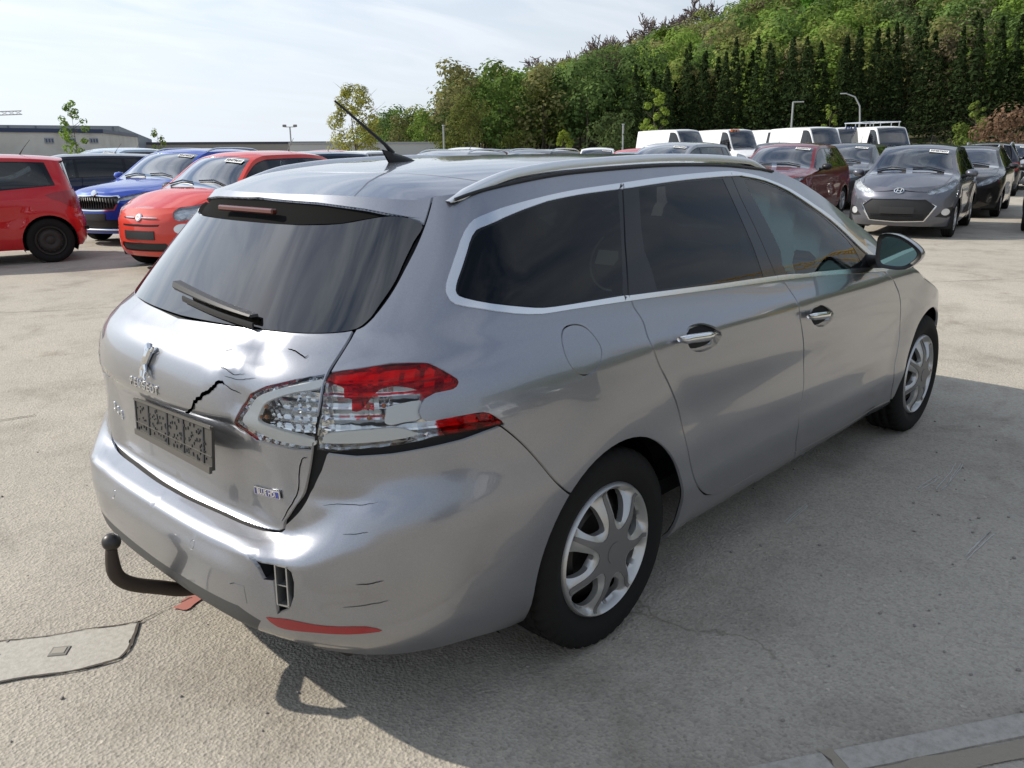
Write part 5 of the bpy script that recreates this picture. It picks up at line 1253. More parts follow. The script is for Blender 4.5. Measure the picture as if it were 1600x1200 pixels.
# -- estates, crossovers, MPV, vans
cfg_est = gen_cfg(2.62, .85, .98, 1.78, 1.47, belt=.95, hood=.98, nose=.78, cowl=2.28, head=1.35, roof_end=-.72, roofw=.68)
gen_front = dict(headlamp=[(-.80, .80), (-.50, .66), (-.44, .70), (-.62, .82), (-.78, .88)], grille=[(0, .74), (-.42, .72), (-.36, .60), (0, .58)], intake=[(0, .42), (-.5, .42), (-.46, .30), (0, .28)], front_plate=[(0, .56), (-.26, .56), (-.26, .46), (0, .46)])
est, _ = build_car('estate', cfg_est, C_NAVY, front=gen_front, privacy=True)
put(est, 6.1, 17.0, 166, 'dark navy estate car behind the red hatchback', GRP)
est_r, _ = build_car('estate', cfg_est, C_SILV, front=gen_front, rails=True)
x, y, th = polar_pos(742, 19.0); put(est_r, x, y, 197, 'silver estate car with roof rails just past the grey car\'s antenna', GRP)
cfg_x = gen_cfg(2.65, .88, .82, 1.80, 1.55, belt=1.0, hood=1.03, nose=.86, cowl=2.25, head=1.35, roof_end=-.35, roofw=.68)
fx = dict(headlamp=[(-.86, .88), (-.58, .74), (-.50, .78), (-.66, .88)], grille=[(0, .84), (-.46, .82), (-.40, .60), (0, .58)], intake=[(0, .44), (-.55, .44), (-.5, .30), (0, .28)], front_plate=[(0, .56), (-.26, .56), (-.26, .46), (0, .46)])
cro, _ = build_car('crossover', cfg_x, C_WINE, front=fx, sticker='50458767', trim=BLACK, privacy=True)
put(cro, 17.0, 6.35, 188, 'dark red crossover between the grey city car and the silver MPV', GRP)
cfg_m = gen_cfg(2.62, .82, .78, 1.80, 1.60, belt=.98, hood=1.04, nose=.82, cowl=2.45, head=1.40, roof_end=-.45, roofw=.70)
mpv, _ = build_car('minivan', cfg_m, C_SILV, front=gen_front, sticker='50479968')
put(mpv, 16.2, 8.7, 184, 'silver grey MPV with a white sticker on its windscreen beside the dark red crossover', GRP)
def again(src, mat, px, d, deg, label, old):
    c = copy_tree(src, None, (old, mat)); x, y, th = polar_pos(px, d); return put(c, x, y, deg, label, GRP)
again(cro, C_DGREY, 1352, 25.0, 188, 'dark grey crossover half hidden behind the dark red crossover', C_WINE)
again(mpv, C_BLACK, 1222, 30.0, 205, 'black people carrier below the white vans', C_SILV)
again(est_r, C_BLACK, 1530, 23.5, 190, 'black estate car directly behind the grey city car', C_SILV)
again(suv, C_NAVY, 1552, 29.5, 12, 'black SUV seen from behind near the right edge', C_BLUE)
again(cro, C_BLACK, 1705, 20.2, 192, 'black car cut off by the right edge', C_WINE)
again(est, C_STEELB, 522, 19.5, 190, 'petrol blue car right behind the coral mini car', C_NAVY)
again(i10, C_RED, 535, 31.0, 200, 'red roofed small car far off beside the yellow green tree', C_GREY)
again(est, C_WHITE, 585, 28.5, 200, 'white car behind the silver estate with rails', C_NAVY)
again(cro, C_WHITE, 735, 31.0, 222, 'white car right of the silver estate in the far row', C_WINE)
again(est, C_NAVY, 800, 34.0, 222, 'dark blue car between the white car and the grey roof', C_NAVY)
again(est_r, C_DGREY, 865, 22.5, 196, 'grey estate whose roof shows above the near roof rail', C_SILV)
again(i10, C_WHITE, 940, 33.0, 215, 'white small car left of the white vans', C_GREY)
again(est, C_RED, 1030, 23.0, 194, 'red roofed car in front of the leftmost white van', C_NAVY)
again(i10, C_SILV, 1595, 36.0, 190, 'silver small car far away at the right edge', C_GREY)
# van
cfg_v = gen_cfg(3.3, .95, 1.05, 2.0, 2.42, belt=1.25, hood=1.28, nose=1.02, cowl=3.30, head=2.45, roof_end=-.98, roofw=.80, belt_rise=0, tail_n=4.5)
fv = dict(headlamp=[(-.93, .98), (-.70, .84), (-.62, .92), (-.80, 1.08)], grille=[(0, .95), (-.55, .93), (-.50, .75), (0, .72)], intake=[(0, .50), (-.6, .50), (-.55, .36), (0, .34)])

van, Bv = build_car('delivery_van', cfg_v, C_WHITE, front=fv, van=True, antenna=False, trim=BLACK)
VG = 'white vans in the back row'
def vput(o, px, d, rel, label):
    x, y, th = polar_pos(px, d); put(o, x, y, th+180+rel, label, VG, 'van')
vput(van, 1030, 50.0, 40, 'leftmost white delivery van in the back row')
v2 = copy_tree(van); vput(v2, 1118, 51.5, 34, 'white van with an orange sign over its cab')
x_ = 2.62
sg = MB(); sg.box((2.60, -.35, 2.22), (.03, .55, .34), np.array(Matrix.Rotation(math.radians(-22), 3, 'Y'))); so_ = sg.build('orange_sign', principled('orange_board', (.75, .16, .02), .5), v2)
pg_ = MB(); 
for dy, hgt in ((-.10, .16), (.06, .13)):
    pg_.box((2.618, -.35+dy, 2.20), (.02, .07, hgt), np.array(Matrix.Rotation(math.radians(-22), 3, 'Y'))); pg_.ball((2.605, -.35+dy, 2.20+hgt*.5+.04), .035, 6)
pg_.build('sign_pictogram', INK, so_)
v3 = copy_tree(van); vput(v3, 1188, 54.0, 36, 'third white van from the left, partly hidden by its neighbour')
v4 = copy_tree(van); vput(v4, 1240, 48.5, 36, 'white van left of the van with dark blue letters over its cab')
v5 = copy_tree(van); vput(v5, 1292, 51.0, 30, 'white van with dark blue letters over its cab')
M4 = Matrix.Translation((2.60, 0, 2.28)) @ Matrix.Rotation(math.radians(90), 4, 'Z') @ Matrix.Rotation(math.radians(90-32), 4, 'X')
text_mesh('van_letters', 'GLS', .42, principled('letter_blue', (.01, .02, .12), .4), v5, .01, M4, bold=.012)
v6 = copy_tree(van); vput(v6, 1352, 50.0, 30, 'white van with a roof rack at the right end of the back row')
for y_ in (-.7, .7): MB().tube([(-.7, y_, 2.62), (2.2, y_, 2.62)], .03, 6).build('rack_bar', SATIN, v6)
for x2 in (-.6, .4, 1.4, 2.1):
    MB().tube([(x2, -.7, 2.62), (x2, .7, 2.62)], .025, 6).build('rack_bar', SATIN, v6)
    for y_ in (-.7, .7): MB().tube([(x2, y_, 2.40), (x2, y_, 2.62)], .02, 5).build('rack_foot', SATIN, v6)
lb = copy_tree(mpv, None, (C_SILV, C_PALE)); x, y, th = polar_pos(222, 26.0); put(lb, x, y, 205, 'pale blue van far off above the blue SUV', GRP, 'van')
# cars across the lane to the right: the flank of the grey estate mirrors them
for (sx, sy, deg, src, mat, old, lab) in ((2.0, -9.5, 80, i10, C_WHITE, C_GREY, 'white small car mirrored in the front door of the grey estate'), (5.2, -10.2, 82, cro, C_DGREY, C_WINE, 'dark crossover mirrored in the flank of the grey estate'), (-1.2, -9.8, 84, est, C_BLACK, C_NAVY, 'black estate mirrored in the rear door of the grey estate')):
    c = copy_tree(src, None, (old, mat)); put(c, sx, sy, deg, lab, 'cars across the lane')
# ---------------------------------------------------------------- ground
def ground_mat():
    m = principled('lot_asphalt', (.36, .335, .295), .92); t = N_(m, 'ShaderNodeTexCoord'); o = t.outputs['Object']
    big = noise(m, .22, 5, .6, vec=o, dist=.6); mid = noise(m, 1.6, 6, .62, vec=o); fine = noise(m, 62, 5, .7, vec=o)
    v = N_(m, 'ShaderNodeTexVoronoi'); v.inputs['Scale'].default_value = 105; lk(m, o, v.inputs[0])
    v2 = N_(m, 'ShaderNodeTexVoronoi'); v2.inputs['Scale'].default_value = 27; lk(m, o, v2.inputs[0])
    c = ramp(m, big.outputs[0], [(.30, (.340, .310, .262)), (.52, (.395, .360, .302)), (.75, (.430, .392, .330))]).outputs[0]
    c = mixc(m, .75, c, ramp(m, mid.outputs[0], [(.30, (.62, .60, .58)), (.50, (1, 1, 1)), (.78, (1.12, 1.11, 1.09))]).outputs[0], 'MULTIPLY')
    c = mixc(m, .85, c, ramp(m, v.outputs['Color'], [(0, (.70, .69, .68)), (.5, (1, 1, 1)), (.9, (1.10, 1.09, 1.07)), (1, (1.45, 1.43, 1.4))]).outputs[0], 'MULTIPLY')
    c = mixc(m, .6, c, ramp(m, fine.outputs[0], [(.30, (.60, .59, .58)), (.45, (1, 1, 1))]).outputs[0], 'MULTIPLY')
    # pits and dark specks
    sp = ramp(m, v2.outputs['Distance'], [(.0, (.45, .43, .41)), (.05, (.55, .53, .50)), (.09, (1, 1, 1))]); n3 = noise(m, 3.1, 3, vec=o); k = ramp(m, n3.outputs[0], [(.52, (0, 0, 0)), (.70, (1, 1, 1))])
    c = mixc(m, k.outputs[0], c, mixc(m, 1.0, c, sp.outputs[0], 'MULTIPLY'))
    # oily and dusty stains
    st = noise(m, .9, 4, .7, vec=o, dist=1.5); sr = ramp(m, st.outputs[0], [(.60, (1, 1, 1)), (.72, (.72, .69, .65))]); c = mixc(m, .8, c, sr.outputs[0], 'MULTIPLY')
    # hair cracks
    wv = N_(m, 'ShaderNodeTexVoronoi', feature='DISTANCE_TO_EDGE'); wv.inputs['Scale'].default_value = .30
    mpn = noise(m, 1.3, 5, .65, vec=o); vm = N_(m, 'ShaderNodeVectorMath', operation='MULTIPLY_ADD'); lk(m, mpn.outputs['Color'], vm.inputs[0]); vm.inputs[1].default_value = (.9, .9, 0); lk(m, o, vm.inputs[2]); lk(m, vm.outputs[0], wv.inputs[0])
    cr = ramp(m, wv.outputs['Distance'], [(.0, (.55, .53, .50)), (.0012, (.7, .68, .65)), (.003, (1, 1, 1))]); k2 = ramp(m, noise(m, .5, 2, vec=o).outputs[0], [(.56, (0, 0, 0)), (.64, (.8, .8, .8))])
    c = mixc(m, k2.outputs[0], c, mixc(m, 1.0, c, cr.outputs[0], 'MULTIPLY'))
    lk(m, c, bs(m).inputs['Base Color'])
    b1 = bump(m, v.outputs['Distance'], .55, .005); b2 = bump(m, fine.outputs[0], .55, .0075, b1); b3 = bump(m, mid.outputs[0], .18, .02, b2); b4 = bump(m, v2.outputs['Distance'], .18, .006, b3)
    lk(m, b4.outputs[0], bs(m).inputs['Normal']); return m
GM = ground_mat()
gd = mk('ground', [(-900, -900, 0), (900, -900, 0), (900, 900, 0), (-900, 900, 0)], [(0, 1, 2, 3)], GM, smooth=False); tag(gd, kind='structure')
rng = np.random.RandomState(5)
def flat(name, P, m, z=.004, parent=None, jag=0, label=None, cat=None, h=.02):
    P = np.asarray(P, float)
    if jag: P = dens(P, h); P = P + rng.normal(0, jag, P.shape)
    return mk(name, [(x, y, z) for x, y in P], [tuple(range(len(P)))[::(1 if sum((P[i][0]*P[i-1][1]-P[i-1][0]*P[i][1]) for i in range(len(P))) < 0 else -1)]], m, parent, False)
CONC = principled('patch_concrete', (.42, .395, .345), .9)
_f = noise(CONC, 60, 5, .7); lk(CONC, mixc(CONC, 1.0, (.44, .415, .365), ramp(CONC, _f.outputs[0], [(.3, (.78, .77, .75)), (.6, (1, 1, 1))]).outputs[0], 'MULTIPLY'), bs(CONC).inputs['Base Color']); lk(CONC, bump(CONC, _f.outputs[0], .4, .006).outputs[0], bs(CONC).inputs['Normal'])
SEAM = principled('crack_dirt', (.075, .062, .05), .95)
slab = [(-1.387, .602), (-1.298, .536), (-1.127, .425), (-.959, .324), (-.946, .326), (-1.018, .225), (-1.072, .167), (-1.143, .177), (-1.25, .233), (-1.366, .301), (-1.6, .43), (-1.7, .78)]
sl_o = flat('concrete_patch', slab, CONC, .004, jag=.003); tag(sl_o, kind='structure')
def seam(path, w, jag=.006, m=SEAM, z=.006, name='pavement_crack'):
    P = dens(smooth_poly(path, False, 5), .03, False); nz = rng.normal(0, jag*2.2, P.shape); nz = sum(np.roll(nz, k, 0) for k in range(-2, 3))/5; P = P + nz; w_ = rng.uniform(.2, 1.4, len(P)); ww = w*(w_+np.roll(w_, 1)+np.roll(w_, 2))/3; S = strip(P, ww); n = len(P)
    o = mk(name, [(x, y, z) for x, y in S], [(i, i+1, 2*n-2-i, 2*n-1-i) for i in range(n-1)], m, None, False); tag(o, kind='structure'); return o
seam(slab[:5], .006, .003); seam(slab[4:11], .009, .003)
seam([(-.947, .322), (-.864, .336), (-.758, .344)], .006)
cv = MB(); cc = np.array([-1.19, .338, .0]); Rz = np.array(Matrix.Rotation(math.radians(-38), 3, 'Z'))
cvr = empty('valve_cover', (0, 0, 0), label='small square metal valve cover set in the concrete patch', cat='valve cover')
MB().box(cc+[0, 0, .003], (.056, .050, .008), Rz, .002).build('frame', principled('cover_steel', (.20, .185, .16), .6, .2), cvr)
MB().box(cc+[0, 0, .006], (.040, .034, .006), Rz, .002).build('lid', principled('cover_lid', (.30, .275, .23), .7), cvr)
flat('paint_mark', [(-.833, .321), (-.79, .345), (-.748, .364), (-.736, .313), (-.77, .295), (-.812, .28)], principled('faded_red_paint', (.42, .16, .13), .9), .005, jag=.004)['kind'] = 'structure'
for a in ([(.442, 6.93), (.798, 6.616), (1.142, 6.42), (1.6, 6.2), (2.2, 6.3)], [(-2.6, 4.2), (-1.2, 3.3), (-.4, 3.0)], [(7.6, 1.1), (8.208, .66), (8.672, .326), (9.19, -.07), (10.5, -1.1)], [(3.9, 6.5), (6, 5.4), (9, 4.0), (11, 3.2)], [(-1.9, 1.6), (-1.2, 1.9), (-.9, 2.6)]): seam(a, .010, .008)
CHALK = principled('chalk_scuff', (.55, .54, .52), .95)
for a in ([(1.17, -.90), (1.40, -.885)], [(1.89, -1.164), (2.11, -1.177)], [(1.335, -1.519), (1.52, -1.526), (1.638, -1.532)], [(1.95, -1.25), (2.36, -1.214)]):
    for k in range(3): seam(np.array(a)+rng.normal(0, .010, 2), .003, .002, CHALK, .005, 'chalk_scuff')
RUSTS = principled('rust_stain', (.30, .20, .13), .95)
for cx, cy, r_ in ():
    flat('rust_stain', [(cx+r_*1.6*math.cos(t)*rng.uniform(.6, 1.2), cy+r_*.6*math.sin(t)*rng.uniform(.6, 1.2)) for t in np.linspace(0, 2*np.pi, 22)[:-1]], RUSTS, .0045)['kind'] = 'structure'
# drain edging at the near right
KERB = principled('edging_stone', (.43, .40, .35), .9); _f = noise(KERB, 45, 5, .7); lk(KERB, mixc(KERB, 1.0, (.43, .40, .35), ramp(KERB, _f.outputs[0], [(.3, (.70, .69, .68)), (.6, (1, 1, 1))]).outputs[0], 'MULTIPLY'), bs(KERB).inputs['Base Color']); lk(KERB, bump(KERB, _f.outputs[0], .5, .006).outputs[0], bs(KERB).inputs['Normal'])
kd = np.array([.527, -.34]); kd /= np.linalg.norm(kd); kn = np.array([kd[1], -kd[0]])*-1
kn = np.array([-.545, -.838])
k0 = np.array([-.01, -1.595])
ks = mk('gutter', [], [], KERB); bpy.data.objects.remove(ks)
gut = empty('gutter'); tag(gut, kind='structure')
for i in range(-4, 7):
    a = k0 + kd*(i*.62); P = [a, a+kd*.585, a+kd*.585+kn*.075, a+kn*.075]
    V = [(x, y, z) for z in (-.02, .006) for x, y in P]; o = mk('edging_stone', V, [(0, 1, 2, 3), (4, 7, 6, 5), (0, 4, 5, 1), (1, 5, 6, 2), (2, 6, 7, 3), (3, 7, 4, 0)], KERB, gut, False)
SOIL = principled('damp_soil', (.30, .262, .205), .95); _f = noise(SOIL, 30, 5, .7); lk(SOIL, bump(SOIL, _f.outputs[0], .6, .012).outputs[0], bs(SOIL).inputs['Normal'])
for i in range(-4, 7):
    a = k0 + kd*(i*.62) + kd*.585; o = flat('joint_soil', [a-kn*.01, a+kd*.035-kn*.01, a+kd*.035+kn*.09, a+kn*.09], SOIL, .005, gut, .003)
L = [k0 + kd*t + kn*.082 for t in np.linspace(-2.4, 4, 30)]; R_ = [k0 + kd*t + kn*(.125+.02*math.sin(t*5)) for t in np.linspace(4, -2.4, 30)]
flat('soil_strip', L+R_, SOIL, .005, gut, .004, h=.05)
# loose stones
peb = MB()
for i in range(260):
    x, y = rng.uniform(-2.2, 3.2), rng.uniform(-2.3, 2.6); r_ = rng.uniform(.0025, .007)
    if i < 60: x, y = rng.uniform(-.3, 2.5), rng.uniform(-2.3, -1.2)
    peb.box((x, y, r_*.5), (r_*2, r_*1.4, r_*1.1), np.array(Matrix.Rotation(rng.uniform(0, 3), 3, 'Z')), r_*.4)
tag(peb.build('loose_stones', principled('loose_stone', (.24, .22, .20), .9)), 'small loose grey stones scattered on the asphalt', 'gravel', kind='stuff')
# ---------------------------------------------------------------- hill
C2 = np.array(CAM[:2])
hr_f = spl([(math.radians(a), math.tan(math.radians(e))*235 - (19.0 if a < 28 else 23.5 if a < 46 else 16.0)) for a, e in ((-75, 14), (-30, 15), (0, 15.5), (13, 15.0), (23, 12.6), (31, 10.6), (35, 9.3), (39.2, 7.9), (43.4, 6.2), (46.6, 4.6), (50, 2.9))] + [(math.radians(53), -.5), (math.radians(57), -2)])
def hill_h(x, y):
    dx_, dy_ = np.asarray(x)-C2[0], np.asarray(y)-C2[1]; d = np.hypot(dx_, dy_); th = np.arctan2(dy_, dx_)
    return hr_f(th)*sst(95, 235, d)**.85 - .3*(d < 96)
ths = np.radians(np.linspace(-75, 57, 90)); ds = np.linspace(90, 330, 40)
V = [(C2[0]+d*math.cos(t), C2[1]+d*math.sin(t), float(hill_h(C2[0]+d*math.cos(t), C2[1]+d*math.sin(t)))) for t in ths for d in ds]
hm = principled('forest_floor', (.07, .075, .035), .95); hf = noise(hm, .15, 5); lk(hm, ramp(hm, hf.outputs[0], [(.3, (.045, .05, .022)), (.7, (.10, .09, .045))]).outputs[0], bs(hm).inputs['Base Color'])
tag(mk('hill', V, [(i*40+j, i*40+j+1, (i+1)*40+j+1, (i+1)*40+j) for i in range(89) for j in range(39)], hm), kind='structure')
# ---------------------------------------------------------------- trees
def leaf_mat(name, trans=.42):
    m = bpy.data.materials.new(name); m.use_nodes = True; n = m.node_tree; n.nodes.clear(); MATS[name] = m
    o = n.nodes.new('ShaderNodeOutputMaterial'); a = n.nodes.new('ShaderNodeAttribute'); a.attribute_name = 'tint'
    d = n.nodes.new('ShaderNodeBsdfDiffuse'); t = n.nodes.new('ShaderNodeBsdfTranslucent'); x = n.nodes.new('ShaderNodeMixShader'); x.inputs[0].default_value = trans
    n.links.new(a.outputs['Color'], d.inputs[0]); n.links.new(a.outputs['Color'], t.inputs[0]); n.links.new(d.outputs[0], x.inputs[1]); n.links.new(t.outputs[0], x.inputs[2]); n.links.new(x.outputs[0], o.inputs[0])
    return m
LEAF = leaf_mat('leaves'); BARK = principled('bark', (.085, .068, .052), .9); TWIG = principled('bare_twigs', (.16, .125, .115), .95)
def quads(P, D, size, rs, aspect=.7):
    """leaf faces at P facing roughly D"""
    n = len(P); D = D/np.maximum(np.linalg.norm(D, axis=1, keepdims=True), 1e-6); R = rs.normal(size=(n, 3)); a = np.cross(D, R); a /= np.linalg.norm(a, axis=1, keepdims=True); b = np.cross(D, a)
    s = (size*rs.uniform(.6, 1.35, n))[:, None]
    V = np.stack([P-a*s*.5, P+b*s*aspect*.5, P+a*s*.5, P-b*s*aspect*.5], 1).reshape(-1, 3); return V
def crown_pts(rs, n, h, w, base, lobes=14, shape='round', rad=.5):
    """points and outward directions spread over clumps inside a crown"""
    C = []; 
    for k in range(lobes):
        t = (k+.5)/lobes; z = base+(h-base)*(.08+.86*t); rr = w*math.sin(math.pi*min(1, .22+.72*t))**.8 if shape == 'round' else w*(1.02-t)
        a = rs.uniform(0, 6.28); C.append((rr*.62*math.cos(a)*rs.uniform(.5, 1.1), rr*.62*math.sin(a)*rs.uniform(.5, 1.1), z, max(.12, w*rad*rs.uniform(.65, 1.15)*(1.0-.35*t))))
    C = np.array(C); k = rs.randint(0, lobes, n); u = rs.normal(size=(n, 3)); u /= np.linalg.norm(u, axis=1, keepdims=True); r = rs.uniform(.55, 1.05, n)**.5
    P = C[k, :3] + u*(C[k, 3]*r)[:, None]*[1, 1, .78]; return P, u + [0, 0, .5], k
def tint_mesh(name, V, tints, m, parent=None):
    n = len(V)//4; me = bpy.data.meshes.new(name); me.vertices.add(len(V)); me.vertices.foreach_set('co', V.astype(np.float32).ravel())
    me.loops.add(n*4); me.loops.foreach_set('vertex_index', np.arange(n*4, dtype=np.int32)); me.polygons.add(n); me.polygons.foreach_set('loop_start', np.arange(0, n*4, 4, dtype=np.int32))
    me.update(calc_edges=True); at = me.color_attributes.new('tint', 'FLOAT_COLOR', 'POINT'); c = np.ones((len(V), 4), np.float32); c[:, :3] = np.repeat(tints, 4, 0); at.data.foreach_set('color', c.ravel()); me.materials.append(m)
    return link(bpy.data.objects.new(name, me), parent)
def tree_leaves(rs, h, w, base, n, size, col, lobes=14, var=.22, shape='round', rad=.5):
    P, D, k = crown_pts(rs, n, h, w, base, lobes, shape, rad); V = quads(P, D, size, rs); lob = rs.uniform(1-var, 1+var, lobes)
    t = np.array(col)*(lob[k]*rs.uniform(.75, 1.3, n))[:, None]; return V, np.clip(t, 0, 1)
def limbs(mb, rs, h, spread, base, n=7, r0=.14):
    pts = [(0, 0, -.1)] + [(spread*.06*rs.normal(), spread*.06*rs.normal(), h*t) for t in (.2, .45, .7, .92)]; mb.tube(pts, [r0, r0*.8, r0*.55, r0*.32, r0*.1], 7)
    for i in range(n):
        t = rs.uniform(base/h*.8, .85); a = rs.uniform(0, 6.28); p = np.array([0, 0, h*t]); L = spread*rs.uniform(.5, .95)*(1.1-t*.6)
        mb.tube([p, p+[L*.5*math.cos(a), L*.5*math.sin(a), L*.35], p+[L*math.cos(a), L*math.sin(a), L*.75]], [r0*.4, r0*.22, r0*.06], 5)
def lone_tree(name, px, d, h, w, base, n, size, col, label, cat='tree', group=None, lobes=14, var=.2, seed=1, shape='round', r0=.1, dz=0, nl=7, rad=.5):
    rs = np.random.RandomState(seed); x, y, th = polar_pos(px, d); z = max(0, float(hill_h(x, y))) if d > 96 else 0
    o = empty(name, (x, y, z+dz), rs.uniform(0, 6.28), label, cat, group); V, t = tree_leaves(rs, h, w, base, n, size, col, lobes, var, shape, rad); tint_mesh('crown', V, t, LEAF, o)
    mb = MB(); limbs(mb, rs, h, w, base, nl, r0); mb.build('trunk', BARK, o); return o
def bare_mesh(seed, h=11, w=4.0):
    rs = np.random.RandomState(seed); mb = MB(); tw = MB()
    def grow(p, d, L, r, lev):
        q = p + d*L*.5 + rs.normal(0, L*.05, 3); e = p + d*L + rs.normal(0, L*.08, 3); mb.tube([p, q, e], [max(r, .05), max(r*.8, .045), max(r*.55, .04)], 5 if lev < 2 else 3, cap=False)
        if lev == 4: return
        for k in range((4, 4, 4, 5)[lev]):
            nd = d*(.75 if lev else 1.0) + rs.normal(0, .42+.04*lev, 3) + np.array([0, 0, .18]); nd /= np.linalg.norm(nd); s = p + (e-p)*rs.uniform(.45, 1.0); grow(s, nd, L*rs.uniform(.52, .75), r*.55, lev+1)
    grow(np.array([0., 0, -.3]), np.array([0, 0, 1.]), h*.36, .20, 0)
    return mb
# the wood on the slope: one mass
rs = np.random.RandomState(11); VV = []; TT_ = []; TR = MB(); spots = []
GREENS = [(.070, .110, .028), (.092, .135, .030), (.060, .092, .030), (.105, .125, .036), (.080, .120, .026), (.112, .110, .045), (.052, .080, .028)]
protos = []
for k in range(10):
    r2 = np.random.RandomState(100+k); protos.append(tree_leaves(r2, 1.0, .36, .16, 1150, .040, (1, 1, 1), 20, .24))
for th_deg in np.arange(-58, 52.5, .95):
    for d in np.arange(118, 262, 7.2):
        if th_deg < 9 and (d > 165 or rs.rand() < .35): continue
        if th_deg > 9 and rs.rand() < .10: continue
        if th_deg > 29 and d > 203: continue
        t = math.radians(th_deg + rs.uniform(-.8, .8)); dd = d + rs.uniform(-3.5, 3.5); x, y = C2[0]+dd*math.cos(t), C2[1]+dd*math.sin(t); spots.append((x, y, dd, math.degrees(t)))
for (x, y, dd, td) in spots:
    h = rs.uniform(9, 13.5) if td < 47 else rs.uniform(6, 9); V, t = protos[rs.randint(10)]; a = rs.uniform(0, 6.28); R2 = np.array([[math.cos(a), -math.sin(a), 0], [math.sin(a), math.cos(a), 0], [0, 0, 1]])
    z = float(hill_h(x, y)); VV.append((V*[h*rs.uniform(.95, 1.25)]*3 if False else V*np.array([h*1.12, h*1.12, h])) @ R2.T + [x, y, z-.4]); g = np.array(GREENS[rs.randint(len(GREENS))])*rs.uniform(1.75, 2.8)
    if rs.rand() < .08: g = np.array((.15, .125, .08))*rs.uniform(.8, 1.2)
    if rs.rand() < .06: g = np.array((.24, .24, .13))
    TT_.append(t*g); TR.tube([(x, y, z-.5), (x+rs.normal()*.3, y+rs.normal()*.3, z+h*.55)], [.16, .07], 5, cap=False)
wood = tint_mesh('deciduous_wood', np.concatenate(VV), np.concatenate(TT_), LEAF); tag(wood, 'spring green deciduous wood covering the hillside', 'woodland', kind='stuff')
tr = TR.build('wood_trunks', BARK, wood, angle=0); tag(tr, kind='stuff')
# dark spruce belt along the foot
VV = []; TT_ = []
def spruce(rs, h, w, n):
    z = rs.uniform(.02, 1, n)**.9; r = w*(1.0-z)**.85*rs.uniform(.55, 1.08, n); a = rs.uniform(0, 6.28, n); lay = np.floor(z*11)/11; P = np.stack([r*np.cos(a), r*np.sin(a), (z*.75+lay*.25)*h - r*.22], 1)
    D = np.stack([np.cos(a)*.6, np.sin(a)*.6, np.ones(n)*.5], 1); V = quads(P, D + rs.normal(0, .35, (n, 3)), .50, rs, .45); return V, np.repeat(rs.uniform(.6, 1.35, n)[:, None], 3, 1)
sp = [spruce(np.random.RandomState(50+k), 1*11.0, 2.0, 620) for k in range(5)]
for row, d in enumerate((108, 112, 116.5)):
    for th_deg in np.arange(-20, 35.6 if row < 2 else 38, 1.02):
        t = math.radians(th_deg+rs.uniform(-.3, .3)); dd = d+rs.uniform(-1.5, 1.5); x, y = C2[0]+dd*math.cos(t), C2[1]+dd*math.sin(t); V, tt = sp[rs.randint(5)]; s = rs.uniform(.82, 1.18)*(1.0 if th_deg < 33 else .85)
        a = rs.uniform(0, 6.28); R2 = np.array([[math.cos(a), -math.sin(a), 0], [math.sin(a), math.cos(a), 0], [0, 0, 1]]); VV.append((V*[1, 1, s]) @ R2.T + [x, y, max(0, float(hill_h(x, y)))]); TT_.append(tt*np.array((.034, .052, .020))*rs.uniform(.75, 1.3))
tag(tint_mesh('spruce_wood', np.concatenate(VV), np.concatenate(TT_), LEAF), 'dense dark spruce belt along the foot of the hill', 'woodland', kind='stuff')
# bare trees on the ridge, each its own tree
BG = 'bare trees along the ridge'
bm = [bare_mesh(200+k).build('bare_proto', TWIG, None, True, 0) for k in range(3)]
for i, (px, py) in enumerate(((655, 152), (727, 126), (752, 112), (818, 88), (842, 78), (868, 66), (893, 62), (918, 52), (940, 46), (968, 34), (1012, 26), (1035, 14), (1068, 8), (1100, -4))):
    x, y, th = polar_pos(px, 236); top = CAM[2] + 236*(231-py)/1305/math.cos(math.radians(0)); z = float(hill_h(x, y)); h = max(7.5, top - z)
    o = empty('bare_tree', (x, y, z), i*1.7, ('%s leafless tree along the ridge counted from its low left end' % ['first', 'second', 'third', 'fourth', 'fifth', 'sixth', 'seventh', 'eighth', 'ninth', 'tenth', 'eleventh', 'twelfth', 'thirteenth', 'last'][i]), 'tree', BG)
    b = link(bpy.data.objects.new('branches', bm[i % 3].data), o); s = h/10.5; b.scale = (s*1.1, s*1.1, s)
for b in bm: bpy.data.objects.remove(b)
# trees and shrubs one can pick out
lone_tree('willow_tree', 562, 62, 6.0, 2.9, .6, 6500, .14, (.30, .30, .075), 'pale yellow green willow standing behind the antenna', seed=3, lobes=46, var=.25, nl=20, r0=.07, rad=.27)
lone_tree('young_tree', 1027, 52, 5.0, 1.25, .8, 2200, .12, (.20, .27, .05), 'yellow green young tree behind the leftmost white van', seed=4, lobes=34, nl=16, r0=.05, rad=.26)
lone_tree('shrub', 885, 66, 2.9, 1.1, .2, 1500, .14, (.19, .24, .04), 'bright yellow green bush in front of the hill', 'bush', seed=5, lobes=22, r0=.04, rad=.32)
lone_tree('shrub', 738, 70, 5.6, 2.8, .3, 2200, .22, (.11, .125, .035), 'tall olive green bush left of the wood', 'bush', seed=6, lobes=18, r0=.06)
lone_tree('shrub', 812, 70, 2.8, 2.2, .2, 1100, .22, (.09, .11, .03), 'low olive bush at the foot of the hill', 'bush', seed=7, lobes=12, r0=.05)
lone_tree('shrub', 960, 68, 4.0, 3.0, .2, 1900, .24, (.085, .12, .045), 'rounded grey green bush left of the white vans', 'bush', seed=8, lobes=16, r0=.05)
lone_tree('shrub', 690, 75, 2.8, 1.8, .2, 900, .22, (.12, .14, .035), 'small yellow olive bush right of the willow', 'bush', seed=9, lobes=10, r0=.04)
